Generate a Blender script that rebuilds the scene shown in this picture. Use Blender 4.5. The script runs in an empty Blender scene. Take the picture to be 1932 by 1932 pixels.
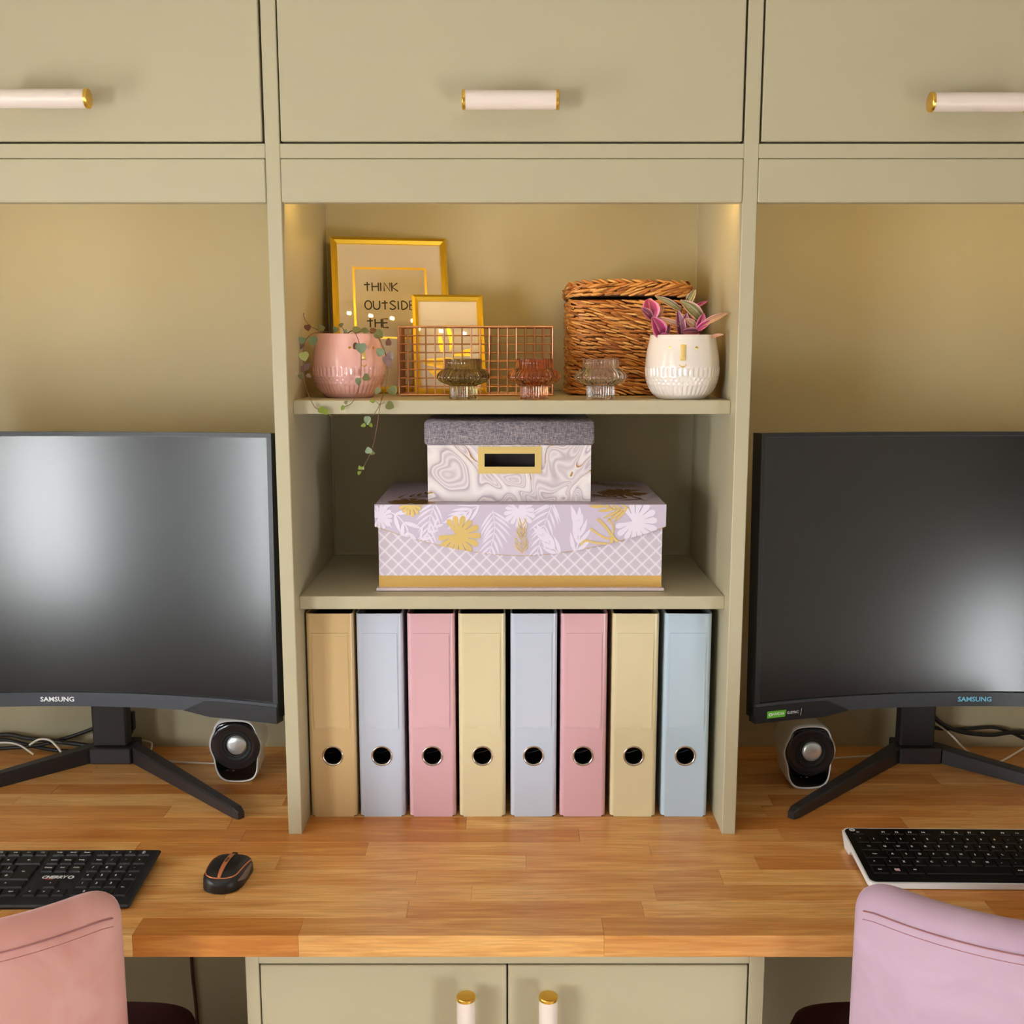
import bpy, math, random
from mathutils import Matrix, Vector
random.seed(7)
PI = math.pi
R = math.radians
scene = bpy.context.scene
COL = scene.collection

# ------------------------------------------------------------------ camera
cam_d = bpy.data.cameras.new('camera')
cam_d.sensor_width = 36.0
cam_d.lens = 36.0 * 2000.0 / 1932.0
cam_d.clip_start = 0.02
cam = bpy.data.objects.new('camera', cam_d)
cam.location = (0.0, -1.4872, 1.4708)
cam.rotation_euler = (R(90 - 8.936), 0, 0)
COL.objects.link(cam)
scene.camera = cam

# ------------------------------------------------------------------ daylight and exposure
world = bpy.data.worlds.new('daylight'); scene.world = world
world.use_nodes = True
bg = world.node_tree.nodes['Background']
bg.inputs['Color'].default_value = (0.945, 0.965, 1.0, 1)
bg.inputs['Strength'].default_value = 23.0
vs = scene.view_settings
vs.view_transform = 'Standard'; vs.look = 'None'; vs.gamma = 1.0
vs.use_curve_mapping = False
vs.exposure = 0.36

def portal(name, loc, rot, sx, sy):
    l = bpy.data.lights.new(name, 'AREA'); l.shape = 'RECTANGLE'; l.size = sx; l.size_y = sy
    l.cycles.is_portal = True
    o = bpy.data.objects.new(name, l); o.location = loc; o.rotation_euler = rot
    COL.objects.link(o)
    return o
# room window openings (the glazing is built further down)
WL = (-2.60, -1.55, 0.78, 2.10)     # window in the left wall: y0 y1 z0 z1
WN = (-0.86, -0.54, 0.78, 2.10)
BLIND = 1.46                        # lower edge of unseen blinds added to dim the upper windows     # narrow second window nearer the desk
WB = (-2.40, -1.76, 0.14, 0.80)     # glazed lower half of the added door in the right wall: y0 y1 z0 z1
RX, RY, RZ = 1.5, -3.0, 2.5         # room half width, wall behind the camera, ceiling
portal('window_daylight', (-RX - .02, (WL[0] + WL[1]) / 2, (WL[2] + WL[3]) / 2), (0, R(-90), 0), WL[3] - WL[2], WL[1] - WL[0])
portal('narrow_window_daylight', (-RX - .02, (WN[0] + WN[1]) / 2, (WN[2] + WN[3]) / 2), (0, R(-90), 0), WN[3] - WN[2], WN[1] - WN[0])
portal('door_daylight', (RX + .02, (WB[0] + WB[1]) / 2, (WB[2] + WB[3]) / 2), (0, R(90), 0), WB[3] - WB[2], WB[1] - WB[0])

# ------------------------------------------------------------------ materials
def lin(c):
    return tuple(((x / 255) / 12.92 if x / 255 <= .04045 else ((x / 255 + .055) / 1.055) ** 2.4) for x in c) + (1.0,)

MATS = {}
def mat(name, col, rough=.5, metal=0.0, **kw):
    m = bpy.data.materials.new(name); m.use_nodes = True
    b = m.node_tree.nodes['Principled BSDF']
    b.inputs['Base Color'].default_value = lin(col) if max(col) > 1 else tuple(col) + (1.0,)
    b.inputs['Roughness'].default_value = rough
    b.inputs['Metallic'].default_value = metal
    for k, v in kw.items():
        b.inputs[k.replace('_', ' ')].default_value = v
    MATS[name] = m
    return m

class NT:
    """tiny node helper"""
    def __init__(s, m):
        s.m = m; s.t = m.node_tree; s.b = s.t.nodes['Principled BSDF']
    def n(s, typ, **kw):
        nd = s.t.nodes.new(typ)
        for k, v in kw.items():
            if k.startswith('i_'):
                key = k[2:].replace('_', ' ')
                nd.inputs[int(key) if key.isdigit() else key].default_value = v
            else:
                setattr(nd, k, v)
        return nd
    def l(s, a, b): s.t.links.new(a, b)
    def math(s, op, a, b=None, c=None):
        nd = s.t.nodes.new('ShaderNodeMath'); nd.operation = op
        for i, x in enumerate((a, b, c)):
            if x is None: continue
            if isinstance(x, (int, float)): nd.inputs[i].default_value = x
            else: s.l(x, nd.inputs[i])
        return nd.outputs[0]
    def mix(s, fac, a, b):
        nd = s.t.nodes.new('ShaderNodeMix'); nd.data_type = 'RGBA'
        for i, x in ((0, fac), (6, a), (7, b)):
            if hasattr(x, 'links'): s.l(x, nd.inputs[i])
            else: nd.inputs[i].default_value = x
        return nd.outputs[2]
    def ramp(s, fac, stops):
        nd = s.t.nodes.new('ShaderNodeValToRGB'); e = nd.color_ramp.elements
        while len(e) < len(stops): e.new(.5)
        for k, (p, c) in zip(e, stops): k.position = p; k.color = c
        s.l(fac, nd.inputs[0]); return nd.outputs[0]
    def bump(s, h, strength=.2, dist=.001):
        nd = s.n('ShaderNodeBump', i_Strength=strength, i_Distance=dist)
        s.l(h, nd.inputs['Height']); s.l(nd.outputs[0], s.b.inputs['Normal'])
    def coords(s, kind='Object', scale=None):
        tc = s.n('ShaderNodeTexCoord')
        if scale is None: return tc.outputs[kind]
        mp = s.n('ShaderNodeMapping'); mp.inputs['Scale'].default_value = scale
        s.l(tc.outputs[kind], mp.inputs[0]); return mp.outputs[0]
    def noise(s, vec, scale, detail=3, rough=.5, dist=0.0):
        nd = s.n('ShaderNodeTexNoise', i_Scale=scale, i_Detail=detail, i_Roughness=rough, i_Distortion=dist)
        s.l(vec, nd.inputs['Vector']); return nd.outputs[0]

def paint(name, col, rough=.42):
    m = mat(name, col, rough); k = NT(m)
    v = k.coords('Object')
    a = k.noise(v, 3.0, 2)
    c = lin(col)
    k.l(k.mix(a, tuple(x * .96 for x in c[:3]) + (1,), tuple(min(1, x * 1.04) for x in c[:3]) + (1,)), k.b.inputs['Base Color'])
    k.bump(k.noise(v, 420, 3), .05, .0006)
    return m
paint('sage_paint', (186, 177, 148), .40)
paint('sage_wall', (180, 171, 141), .55)
paint('white_wall', (118, 108, 96), .7)  # unseen room walls, darkened to cut bounced light
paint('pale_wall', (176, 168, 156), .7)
paint('ceiling_paint', (232, 228, 220), .8)
paint('white_gloss_paint', (232, 230, 224), .3)
mat('shadow_board', (38, 30, 22), .9)  # near-black backing, shade of the door gaps put into its colour

def wood():
    m = mat('oak_stave', (200, 140, 75), .33); k = NT(m)
    oi = k.n('ShaderNodeObjectInfo'); rnd = oi.outputs['Random']
    tc = k.n('ShaderNodeTexCoord')
    off = k.n('ShaderNodeCombineXYZ')
    k.l(k.math('MULTIPLY', rnd, 37.0), off.inputs[0]); k.l(k.math('MULTIPLY', rnd, 11.0), off.inputs[1])
    ad = k.n('ShaderNodeVectorMath', operation='ADD'); k.l(tc.outputs['Object'], ad.inputs[0]); k.l(off.outputs[0], ad.inputs[1])
    mp = k.n('ShaderNodeMapping'); mp.inputs['Scale'].default_value = (3.2, 34, 34); k.l(ad.outputs[0], mp.inputs[0])
    g1 = k.noise(mp.outputs[0], 1.6, 5, .62, 1.1)
    mp2 = k.n('ShaderNodeMapping'); mp2.inputs['Scale'].default_value = (9, 190, 190); k.l(ad.outputs[0], mp2.inputs[0])
    g2 = k.noise(mp2.outputs[0], 1.5, 3, .6)
    mp3 = k.n('ShaderNodeMapping'); mp3.inputs['Scale'].default_value = (2.2, 12, 12); k.l(ad.outputs[0], mp3.inputs[0])
    g3 = k.noise(mp3.outputs[0], 1.0, 2, .5, .6)
    dark = k.mix(rnd, lin((188, 113, 46)), lin((228, 162, 86)))
    light = k.mix(rnd, lin((216, 149, 72)), lin((250, 206, 136)))
    base = k.mix(k.ramp(g1, [(.34, (0, 0, 0, 1)), (.66, (1, 1, 1, 1))]), dark, light)
    base = k.mix(k.math('MULTIPLY', k.ramp(g2, [(.42, (1, 1, 1, 1)), (.58, (0, 0, 0, 1))]), .24), base, lin((140, 78, 34)))
    base = k.mix(k.math('MULTIPLY', k.ramp(g3, [(.36, (1, 1, 1, 1)), (.56, (0, 0, 0, 1))]), .22), base, lin((168, 92, 40)))
    k.l(base, k.b.inputs['Base Color'])
    k.l(k.math('MULTIPLY_ADD', g2, .18, .26), k.b.inputs['Roughness'])
    k.bump(g2, .12, .0006)
wood()
mat('gold', (238, 194, 92), .30, 1.0)
mat('brass_frame', (255, 214, 74), .36, 1.0)
mat('gold_foil', (232, 190, 112), .40, .80)
mat('foil_dark', (196, 150, 80), .40, 1.0)
mat('soft_gold', (244, 214, 140), .42, .72)
mat('copper_wire', (208, 158, 126), .32, 1.0)
def marble_handle():
    m = mat('handle_marble', (232, 216, 206), .32); k = NT(m)
    a = k.noise(k.coords('Object'), 22, 4, .6, .8)
    k.l(k.ramp(a, [(.0, lin((190, 178, 168))), (.36, lin((234, 219, 209))), (1, lin((238, 224, 214)))]), k.b.inputs['Base Color'])
marble_handle()
mat('black_plastic', (26, 25, 26), .42)
mat('bezel_plastic', (20, 19, 20), .36)
mat('chin_plastic', (52, 54, 60), .38)
mat('stand_plastic', (46, 43, 46), .42)
m = mat('screen_glass', (7, 7, 8), .22); 
m.node_tree.nodes['Principled BSDF'].inputs['Specular IOR Level'].default_value = .9
mat('piano_black', (8, 8, 9), .07)
mat('ring_black', (40, 36, 38), .12)
mat('rubber_black', (12, 12, 12), .6)
mat('speaker_dome', (226, 234, 242), .30, .75)
mat('white_plastic', (226, 226, 228), .35)
mat('white_cable', (238, 234, 226), .5)
mat('black_cable', (18, 17, 17), .5)
mat('brown_cable', (74, 46, 28), .5)
mat('key_black', (24, 25, 28), .42)
mat('keyboard_black', (30, 31, 35), .45)
mat('key_gloss', (14, 12, 13), .24)
mat('print_white', (226, 228, 230), .5)
mat('print_blue', (120, 200, 235), .4)
mat('print_red', (220, 90, 50), .5)
mat('print_black', (28, 20, 24), .6)
mat('sticker_green', (96, 180, 40), .4)
mat('sticker_black', (12, 14, 14), .35)
mat('orange_trim', (206, 128, 84), .35, .25)
mat('grey_grip', (122, 110, 108), .55)
mat('mouse_black', (30, 28, 30), .40)
for n, c in (('ochre', (216, 186, 136)), ('yellow', (219, 205, 166)), ('blue', (194, 202, 220)), ('sky', (184, 204, 222)), ('pink', (217, 171, 180))):
    mat('binder_' + n, c, .30, Coat_Weight=.25, Coat_Roughness=.15)
    mat('pocket_' + n, tuple(min(255, x + 3) for x in c), .16, Coat_Weight=.5, Coat_Roughness=.08)
mat('binder_inside', (40, 30, 28), .8)  # shade of hollow interiors put into the colour
mat('ring_metal', (205, 196, 190), .22, 1.0)
mat('lever_metal', (160, 158, 158), .25, 1.0)
mat('paper', (232, 226, 214), .8)
mat('mat_board', (228, 218, 208), .75)
mat('print_board', (232, 220, 206), .75)
mat('pink_glaze', (244, 189, 184), .14, Coat_Weight=.6, Coat_Roughness=.05)
mat('white_glaze', (236, 226, 219), .14, Coat_Weight=.6, Coat_Roughness=.05)
mat('soil', (52, 36, 26), .95)
mat('vine_stem', (120, 84, 60), .6)
mat('plant_stem', (110, 62, 60), .5)
mat('soft_white', (240, 238, 232), .6)
mat('led_tape', (232, 226, 206), .5)
m = mat('led_chip', (255, 220, 150), .5)
m.node_tree.nodes['Principled BSDF'].inputs['Emission Color'].default_value = (1.0, .66, .20, 1)
m.node_tree.nodes['Principled BSDF'].inputs['Emission Strength'].default_value = 215.0

def heart_leaf(name, c1, c2):
    m = mat(name, c1, .45); k = NT(m)
    a = k.noise(k.coords('Object'), 420, 2, .5)
    k.l(k.mix(k.ramp(a, [(.50, (0, 0, 0, 1)), (.60, (1, 1, 1, 1))]), lin(c1), lin(c2)), k.b.inputs['Base Color'])
heart_leaf('leaf_mint', (134, 150, 112), (66, 80, 54))
heart_leaf('leaf_lime', (196, 204, 130), (120, 132, 70))
heart_leaf('leaf_olive', (122, 124, 72), (84, 84, 50))
heart_leaf('leaf_mauve', (134, 104, 98), (110, 84, 82))
heart_leaf('leaf_brown', (112, 62, 40), (84, 44, 30))
heart_leaf('leaf_young', (128, 142, 40), (96, 108, 30))

def stripe_leaf(name, mid, side, edge):
    m = mat(name, mid, .4); k = NT(m)
    sep = k.n('ShaderNodeSeparateXYZ'); uv = k.n('ShaderNodeUVMap'); uv.uv_map = 'leaf'
    k.l(uv.outputs[0], sep.inputs[0])
    ab = k.math('ABSOLUTE', k.math('SUBTRACT', sep.outputs[0], .5))
    w = k.noise(k.coords('Object'), 160, 2)
    ab = k.math('ADD', ab, k.math('MULTIPLY', k.math('SUBTRACT', w, .5), .12))
    k.l(k.ramp(ab, [(.0, lin(edge)), (.05, lin(mid)), (.16, lin(side)), (.24, lin(mid)), (.34, lin(mid)), (.42, lin(edge)), (.5, lin(edge))]), k.b.inputs['Base Color'])
stripe_leaf('trad_green', (112, 110, 52), (176, 172, 124), (214, 170, 158))
stripe_leaf('trad_magenta', (176, 36, 104), (120, 66, 74), (224, 140, 170))
stripe_leaf('trad_purple', (128, 48, 86), (96, 66, 58), (200, 130, 140))
stripe_leaf('trad_tan', (170, 124, 88), (198, 160, 130), (216, 160, 150))

def basket_mat():
    m = mat('seagrass', (190, 120, 50), .55); k = NT(m)
    g = k.n('ShaderNodeNewGeometry')
    r = g.outputs['Random Per Island']
    col = k.ramp(r, [(.0, lin((134, 78, 32))), (.3, lin((184, 116, 52))), (.65, lin((212, 150, 76))), (1.0, lin((236, 190, 120)))])
    a = k.noise(k.coords('Object'), 260, 3)
    k.l(k.mix(k.math('MULTIPLY', a, .4), col, lin((128, 66, 24))), k.b.inputs['Base Color'])
basket_mat()
mat('basket_core', (112, 64, 28), .9)

def linen():
    m = mat('grey_linen', (120, 116, 124), .85); k = NT(m)
    a = k.noise(k.coords('Object', (170, 170, 2200)), 1.0, 2, .6)
    b = k.noise(k.coords('Object', (2200, 2200, 140)), 1.0, 2, .6)
    s = k.math('MULTIPLY', k.math('ADD', a, b), .5)
    k.l(k.ramp(s, [(.36, lin((58, 58, 76))), (.47, lin((112, 110, 126))), (.55, lin((160, 146, 148))), (.66, lin((206, 190, 188)))]), k.b.inputs['Base Color'])
    k.bump(s, .3, .0008)
linen()

def marble_paper():
    m = mat('marble_paper', (222, 210, 214), .45); k = NT(m)
    v = k.coords('Object')
    w = k.n('ShaderNodeTexNoise', i_Scale=5.5, i_Detail=1.5, i_Distortion=1.0); k.l(v, w.inputs['Vector'])
    mx = k.n('ShaderNodeVectorMath', operation='MULTIPLY_ADD')
    k.l(w.outputs['Color'], mx.inputs[0]); mx.inputs[1].default_value = (.22, .22, .22); k.l(v, mx.inputs[2])
    n1 = k.noise(mx.outputs[0], 8, 1, .4, 1.4)
    pp = k.math('PINGPONG', k.math('MULTIPLY', n1, 3.6), .5)
    c = k.ramp(k.math('MULTIPLY', pp, 2.0), [(.0, lin((238, 230, 230))), (.30, lin((228, 217, 221))), (.48, lin((186, 170, 182))), (.56, lin((236, 227, 228))), (.72, lin((206, 191, 200))), (.86, lin((232, 222, 226))), (1.0, lin((196, 181, 190)))])
    gv = k.math('ABSOLUTE', k.math('SUBTRACT', n1, .485))
    msk = k.math('MULTIPLY', k.math('LESS_THAN', gv, .0055), k.math('GREATER_THAN', k.noise(v, 16, 1), .50))
    k.l(k.mix(msk, c, lin((196, 146, 70))), k.b.inputs['Base Color'])
    k.l(k.math('MULTIPLY', msk, .9), k.b.inputs['Metallic'])
marble_paper()

def lattice_paper():
    m = mat('lattice_paper', (204, 192, 206), .5); k = NT(m)
    s = k.n('ShaderNodeSeparateXYZ'); k.l(k.coords('Object'), s.inputs[0])
    P = .0203
    out = None
    for sg in (1, -1):
        u = k.math('DIVIDE', k.math('ADD', s.outputs[0], k.math('MULTIPLY', s.outputs[2], sg)), P)
        d = k.math('ABSOLUTE', k.math('SUBTRACT', k.math('FRACT', u), .5))
        o1 = k.math('LESS_THAN', k.math('ABSOLUTE', k.math('SUBTRACT', d, .475)), .022)
        o2 = k.math('LESS_THAN', k.math('ABSOLUTE', k.math('SUBTRACT', d, .405)), .012)
        o = k.math('MAXIMUM', o1, o2)
        out = o if out is None else k.math('MAXIMUM', out, o)
    k.l(k.mix(out, lin((203, 191, 206)), lin((238, 229, 240))), k.b.inputs['Base Color'])
lattice_paper()
mat('lilac_paper', (203, 190, 212), .5)
mat('lilac_leaf', (232, 222, 240), .5)
mat('lilac_edge', (222, 206, 214), .5)

def velvet(name, c1, c2, c3):
    m = mat(name, c1, .85, Sheen_Weight=.55, Sheen_Roughness=.35); k = NT(m)
    m.node_tree.nodes['Principled BSDF'].inputs['Sheen Tint'].default_value = lin(c3)
    v = k.coords('Object')
    a = k.noise(v, 9, 3, .55, .8)
    k.l(k.mix(k.ramp(a, [(.36, (0, 0, 0, 1)), (.64, (1, 1, 1, 1))]), lin(c1), lin(c2)), k.b.inputs['Base Color'])
    k.bump(k.noise(v, 900, 2), .12, .0005)
velvet('velvet_rose', (194, 137, 128), (208, 157, 149), (230, 206, 212))  # pink velvet with warmer light put into the colour
velvet('velvet_blush', (184, 154, 174), (192, 164, 184), (226, 208, 226))  # pink velvet with cool daylight put into the colour
velvet('velvet_maroon', (92, 50, 54), (102, 58, 62), (140, 96, 100))
mat('seam_thread', (158, 104, 106), .8)
mat('chair_leg_black', (22, 21, 21), .4)
mat('floor_laminate', (206, 184, 156), .45)

def clear_pane(name, tint=(1, 1, 1, 1), rough=.0, ior=1.45):
    m = bpy.data.materials.new(name); m.use_nodes = True; t = m.node_tree
    for n in list(t.nodes): t.nodes.remove(n)
    out = t.nodes.new('ShaderNodeOutputMaterial'); mx = t.nodes.new('ShaderNodeMixShader')
    tr = t.nodes.new('ShaderNodeBsdfTransparent'); tr.inputs[0].default_value = tint
    gl = t.nodes.new('ShaderNodeBsdfGlossy'); gl.inputs['Roughness'].default_value = rough
    # Schlick reflectance that is the same from both sides of the pane
    ge = t.nodes.new('ShaderNodeNewGeometry'); dp = t.nodes.new('ShaderNodeVectorMath'); dp.operation = 'DOT_PRODUCT'
    t.links.new(ge.outputs['Normal'], dp.inputs[0]); t.links.new(ge.outputs['Incoming'], dp.inputs[1])
    def mth(op, a, b):
        n = t.nodes.new('ShaderNodeMath'); n.operation = op
        for i, x in enumerate((a, b)):
            if isinstance(x, (int, float)): n.inputs[i].default_value = x
            else: t.links.new(x, n.inputs[i])
        return n.outputs[0]
    ca = mth('ABSOLUTE', dp.outputs['Value'], 0.0)
    fr = mth('MULTIPLY_ADD', mth('POWER', mth('SUBTRACT', 1.0, ca), 5.0), .96)
    fr.node.inputs[2].default_value = .04
    t.links.new(fr, mx.inputs[0]); t.links.new(tr.outputs[0], mx.inputs[1]); t.links.new(gl.outputs[0], mx.inputs[2])
    t.links.new(mx.outputs[0], out.inputs[0]); MATS[name] = m
def added_blind_cloth():
    m = bpy.data.materials.new('blind_cloth'); m.use_nodes = True; t = m.node_tree
    for n in list(t.nodes): t.nodes.remove(n)
    out = t.nodes.new('ShaderNodeOutputMaterial'); mx = t.nodes.new('ShaderNodeMixShader'); mx.inputs[0].default_value = .70
    a = t.nodes.new('ShaderNodeBsdfDiffuse'); a.inputs[0].default_value = lin((206, 198, 184))
    b = t.nodes.new('ShaderNodeBsdfTranslucent'); b.inputs[0].default_value = lin((206, 196, 180))
    t.links.new(a.outputs[0], mx.inputs[1]); t.links.new(b.outputs[0], mx.inputs[2]); t.links.new(mx.outputs[0], out.inputs[0])
    MATS['blind_cloth'] = m
added_blind_cloth()
clear_pane('window_glass', (.97, .985, .98, 1))
clear_pane('frame_glass', (1, 1, 1, 1), .02)

def tinted_glass(name, col):
    m = mat(name, col, .03); b = m.node_tree.nodes['Principled BSDF']
    b.inputs['Transmission Weight'].default_value = 1.0
    b.inputs['IOR'].default_value = 1.48
    b.inputs['Base Color'].default_value = col + (1,)
tinted_glass('glass_olive', (.56, .50, .26))
tinted_glass('glass_amber', (.84, .46, .26))
tinted_glass('glass_clear', (.95, .93, .91))

# ------------------------------------------------------------------ mesh builder
class MB:
    def __init__(s): s.v = []; s.f = []; s.uv = None
    def add(s, v, f, M=None):
        o = len(s.v)
        s.v += [tuple(M @ Vector(p)) for p in v] if M is not None else [tuple(p) for p in v]
        s.f += [tuple(i + o for i in q) for q in f]
        return s
    def box(s, x0, x1, y0, y1, z0, z1, M=None):
        v = [(x, y, z) for z in (z0, z1) for y in (y0, y1) for x in (x0, x1)]
        return s.add(v, [(0, 2, 3, 1), (4, 5, 7, 6), (0, 1, 5, 4), (2, 6, 7, 3), (0, 4, 6, 2), (1, 3, 7, 5)], M)
    def cbox(s, x0, x1, y0, y1, z0, z1, c=.001, M=None):
        v = []; idx = {}
        X = (x0, x1); Y = (y0, y1); Z = (z0, z1)
        for i in (0, 1):
            for j in (0, 1):
                for k in (0, 1):
                    for a in range(3):
                        p = [X[i] + (c if i == 0 else -c), Y[j] + (c if j == 0 else -c), Z[k] + (c if k == 0 else -c)]
                        p[a] = (X, Y, Z)[a][(i, j, k)[a]]
                        idx[(i, j, k, a)] = len(v); v.append(tuple(p))
        f = []
        for a in range(3):
            b, d = [(1, 2), (2, 0), (0, 1)][a]
            for sgn in (0, 1):
                q = []
                for (m, n) in ((0, 0), (1, 0), (1, 1), (0, 1)):
                    t = [0, 0, 0]; t[a] = sgn; t[b] = m; t[d] = n
                    q.append(idx[(t[0], t[1], t[2], a)])
                f.append(tuple(q) if sgn else tuple(reversed(q)))
        for a in range(3):
            b, d = [(1, 2), (2, 0), (0, 1)][a]
            for m in (0, 1):
                for n in (0, 1):
                    t0 = [0, 0, 0]; t0[b] = m; t0[d] = n; t1 = list(t0); t1[a] = 1
                    q = [idx[tuple(t0) + (b,)], idx[tuple(t1) + (b,)], idx[tuple(t1) + (d,)], idx[tuple(t0) + (d,)]]
                    f.append(tuple(q) if (m == n) else tuple(reversed(q)))
        for i in (0, 1):
            for j in (0, 1):
                for k in (0, 1):
                    q = [idx[(i, j, k, a)] for a in range(3)]
                    f.append(tuple(q) if (i + j + k) % 2 else tuple(reversed(q)))
        return s.add(v, f, M)
    def tube(s, pts, r, n=8, caps=True, M=None, close=False):
        P = [Vector(p) for p in pts]; N = len(P)
        rad = r if isinstance(r, (list, tuple)) else [r] * N
        T = []
        for i in range(N):
            if close: t = P[(i + 1) % N] - P[i - 1]
            else: t = P[min(i + 1, N - 1)] - P[max(i - 1, 0)]
            T.append(t.normalized() if t.length > 1e-12 else Vector((0, 0, 1)))
        up = Vector((0, 0, 1)) if abs(T[0].z) < .9 else Vector((0, 1, 0))
        u = T[0].cross(up).normalized()
        v = []; f = []
        for i in range(N):
            u = (u - T[i] * u.dot(T[i])).normalized(); w = T[i].cross(u)
            for k in range(n):
                a = 2 * PI * k / n
                v.append(P[i] + (u * math.cos(a) + w * math.sin(a)) * rad[i])
        for i in range(N if close else N - 1):
            for k in range(n):
                a = i * n + k; b = i * n + (k + 1) % n; j = ((i + 1) % N) * n
                f.append((a, b, j + (k + 1) % n, j + k))
        if caps and not close:
            f.append(tuple(reversed(range(n)))); f.append(tuple((N - 1) * n + k for k in range(n)))
        return s.add(v, f, M)
    def lathe(s, prof, n=32, rf=None, M=None, cap0=False, cap1=False, loop=False):
        v = []; f = []; K = len(prof)
        for i, (r, z) in enumerate(prof):
            for k in range(n):
                a = 2 * PI * k / n
                rr = r + (rf(i, a, r, z) if rf else 0)
                v.append((rr * math.cos(a), rr * math.sin(a), z))
        for i in range(K if loop else K - 1):
            j = (i + 1) % K
            for k in range(n):
                f.append((i * n + k, i * n + (k + 1) % n, j * n + (k + 1) % n, j * n + k))
        if cap0: f.append(tuple(reversed(range(n))))
        if cap1: f.append(tuple((K - 1) * n + k for k in range(n)))
        return s.add(v, f, M)
    def prism(s, poly, d0, d1, ax='xz', M=None):
        """extrude a 2D outline; ax names the plane the outline lies in"""
        def m(p, d):
            return {'xz': (p[0], d, p[1]), 'xy': (p[0], p[1], d), 'yz': (d, p[0], p[1])}[ax]
        n = len(poly)
        v = [m(p, d0) for p in poly] + [m(p, d1) for p in poly]
        f = [tuple(range(n)), tuple(reversed(range(n, 2 * n)))] + [(i, n + i, n + (i + 1) % n, (i + 1) % n) for i in range(n)]
        return s.add(v, f, M)
    def grid(s, fn, nu, nv, M=None, closeu=False):
        v = [fn(i / nu, j / nv) for j in range(nv + 1) for i in range(nu + (0 if closeu else 1))]
        w = nu if closeu else nu + 1
        f = []
        for j in range(nv):
            for i in range(nu):
                a = j * w + i; b = j * w + (i + 1) % w
                f.append((a, b, b + w, a + w))
        return s.add(v, f, M)
    def mesh(s, name, smooth=None, fix=True):
        me = bpy.data.meshes.new(name)
        me.from_pydata(s.v, [], s.f); me.update()
        if fix:
            import bmesh
            bm = bmesh.new(); bm.from_mesh(me)
            bmesh.ops.recalc_face_normals(bm, faces=bm.faces); bm.to_mesh(me); bm.free()
        if smooth is not None:
            me.polygons.foreach_set('use_smooth', [True] * len(me.polygons))
            if smooth < 180: me.set_sharp_from_angle(angle=R(smooth))
        if s.uv:
            l = me.uv_layers.new(name='leaf')
            for lp in me.loops: l.data[lp.index].uv = s.uv[lp.vertex_index]
        return me
    def build(s, name, m, parent=None, loc=None, rot=None, smooth=None, fix=True, **props):
        me = s.mesh(name, smooth, fix)
        me.materials.append(MATS[m])
        return link(name, me, parent, loc, rot, **props)

def link(name, me, parent=None, loc=None, rot=None, **props):
    o = bpy.data.objects.new(name, me); COL.objects.link(o)
    if parent is not None: o.parent = parent
    if loc is not None: o.location = loc
    if rot is not None: o.rotation_euler = rot
    for k, v in props.items(): o[k] = v
    return o
def thing(name, label, category, loc=(0, 0, 0), rot=(0, 0, 0), group=None):
    o = bpy.data.objects.new(name, None); COL.objects.link(o)
    o.empty_display_size = .05
    o.location = loc; o.rotation_euler = rot
    o['label'] = label; o['category'] = category
    if group: o['group'] = group
    return o
def T(x=0, y=0, z=0, rx=0, ry=0, rz=0):
    return Matrix.Translation((x, y, z)) @ Matrix.Rotation(rz, 4, 'Z') @ Matrix.Rotation(ry, 4, 'Y') @ Matrix.Rotation(rx, 4, 'X')

_tx = {}
def text_geo(s, size, bold=0.0, sx=1.0):
    key = (s, size, bold, sx)
    if key not in _tx:
        c = bpy.data.curves.new('lettering', 'FONT'); c.body = s; c.size = size
        c.align_x = 'CENTER'; c.align_y = 'CENTER'; c.resolution_u = 2; c.offset = bold
        o = bpy.data.objects.new('lettering', c); COL.objects.link(o)
        bpy.context.view_layer.update()
        me = bpy.data.meshes.new_from_object(o.evaluated_get(bpy.context.evaluated_depsgraph_get()))
        _tx[key] = ([(v.co.x * sx, v.co.y, 0.0) for v in me.vertices], [tuple(p.vertices) for p in me.polygons])
        bpy.data.objects.remove(o); bpy.data.curves.remove(c); bpy.data.meshes.remove(me)
    return _tx[key]

def ribbon(pts, w):
    """flat stroke of constant width, in 2D"""
    P = [Vector(p) for p in pts]; n = len(P); a = []; b = []
    for i in range(n):
        t = (P[min(i + 1, n - 1)] - P[max(i - 1, 0)]).normalized(); nrm = Vector((-t.y, t.x)) * w / 2
        a.append(tuple(P[i] + nrm)); b.append(tuple(P[i] - nrm))
    v = a + b; f = [(i, i + 1, n + i + 1, n + i) for i in range(n - 1)]
    return v, f
def smooth_pts(pts, k=6):
    """Catmull-Rom through the points"""
    P = [Vector(p) for p in pts]; out = []
    for i in range(len(P) - 1):
        p0, p1, p2, p3 = P[max(i - 1, 0)], P[i], P[i + 1], P[min(i + 2, len(P) - 1)]
        for j in range(k):
            t = j / k
            out.append(.5 * ((2 * p1) + (p2 - p0) * t + (2 * p0 - 5 * p1 + 4 * p2 - p3) * t * t + (3 * p1 - p0 - 3 * p2 + p3) * t ** 3))
    out.append(P[-1]); return out

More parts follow.
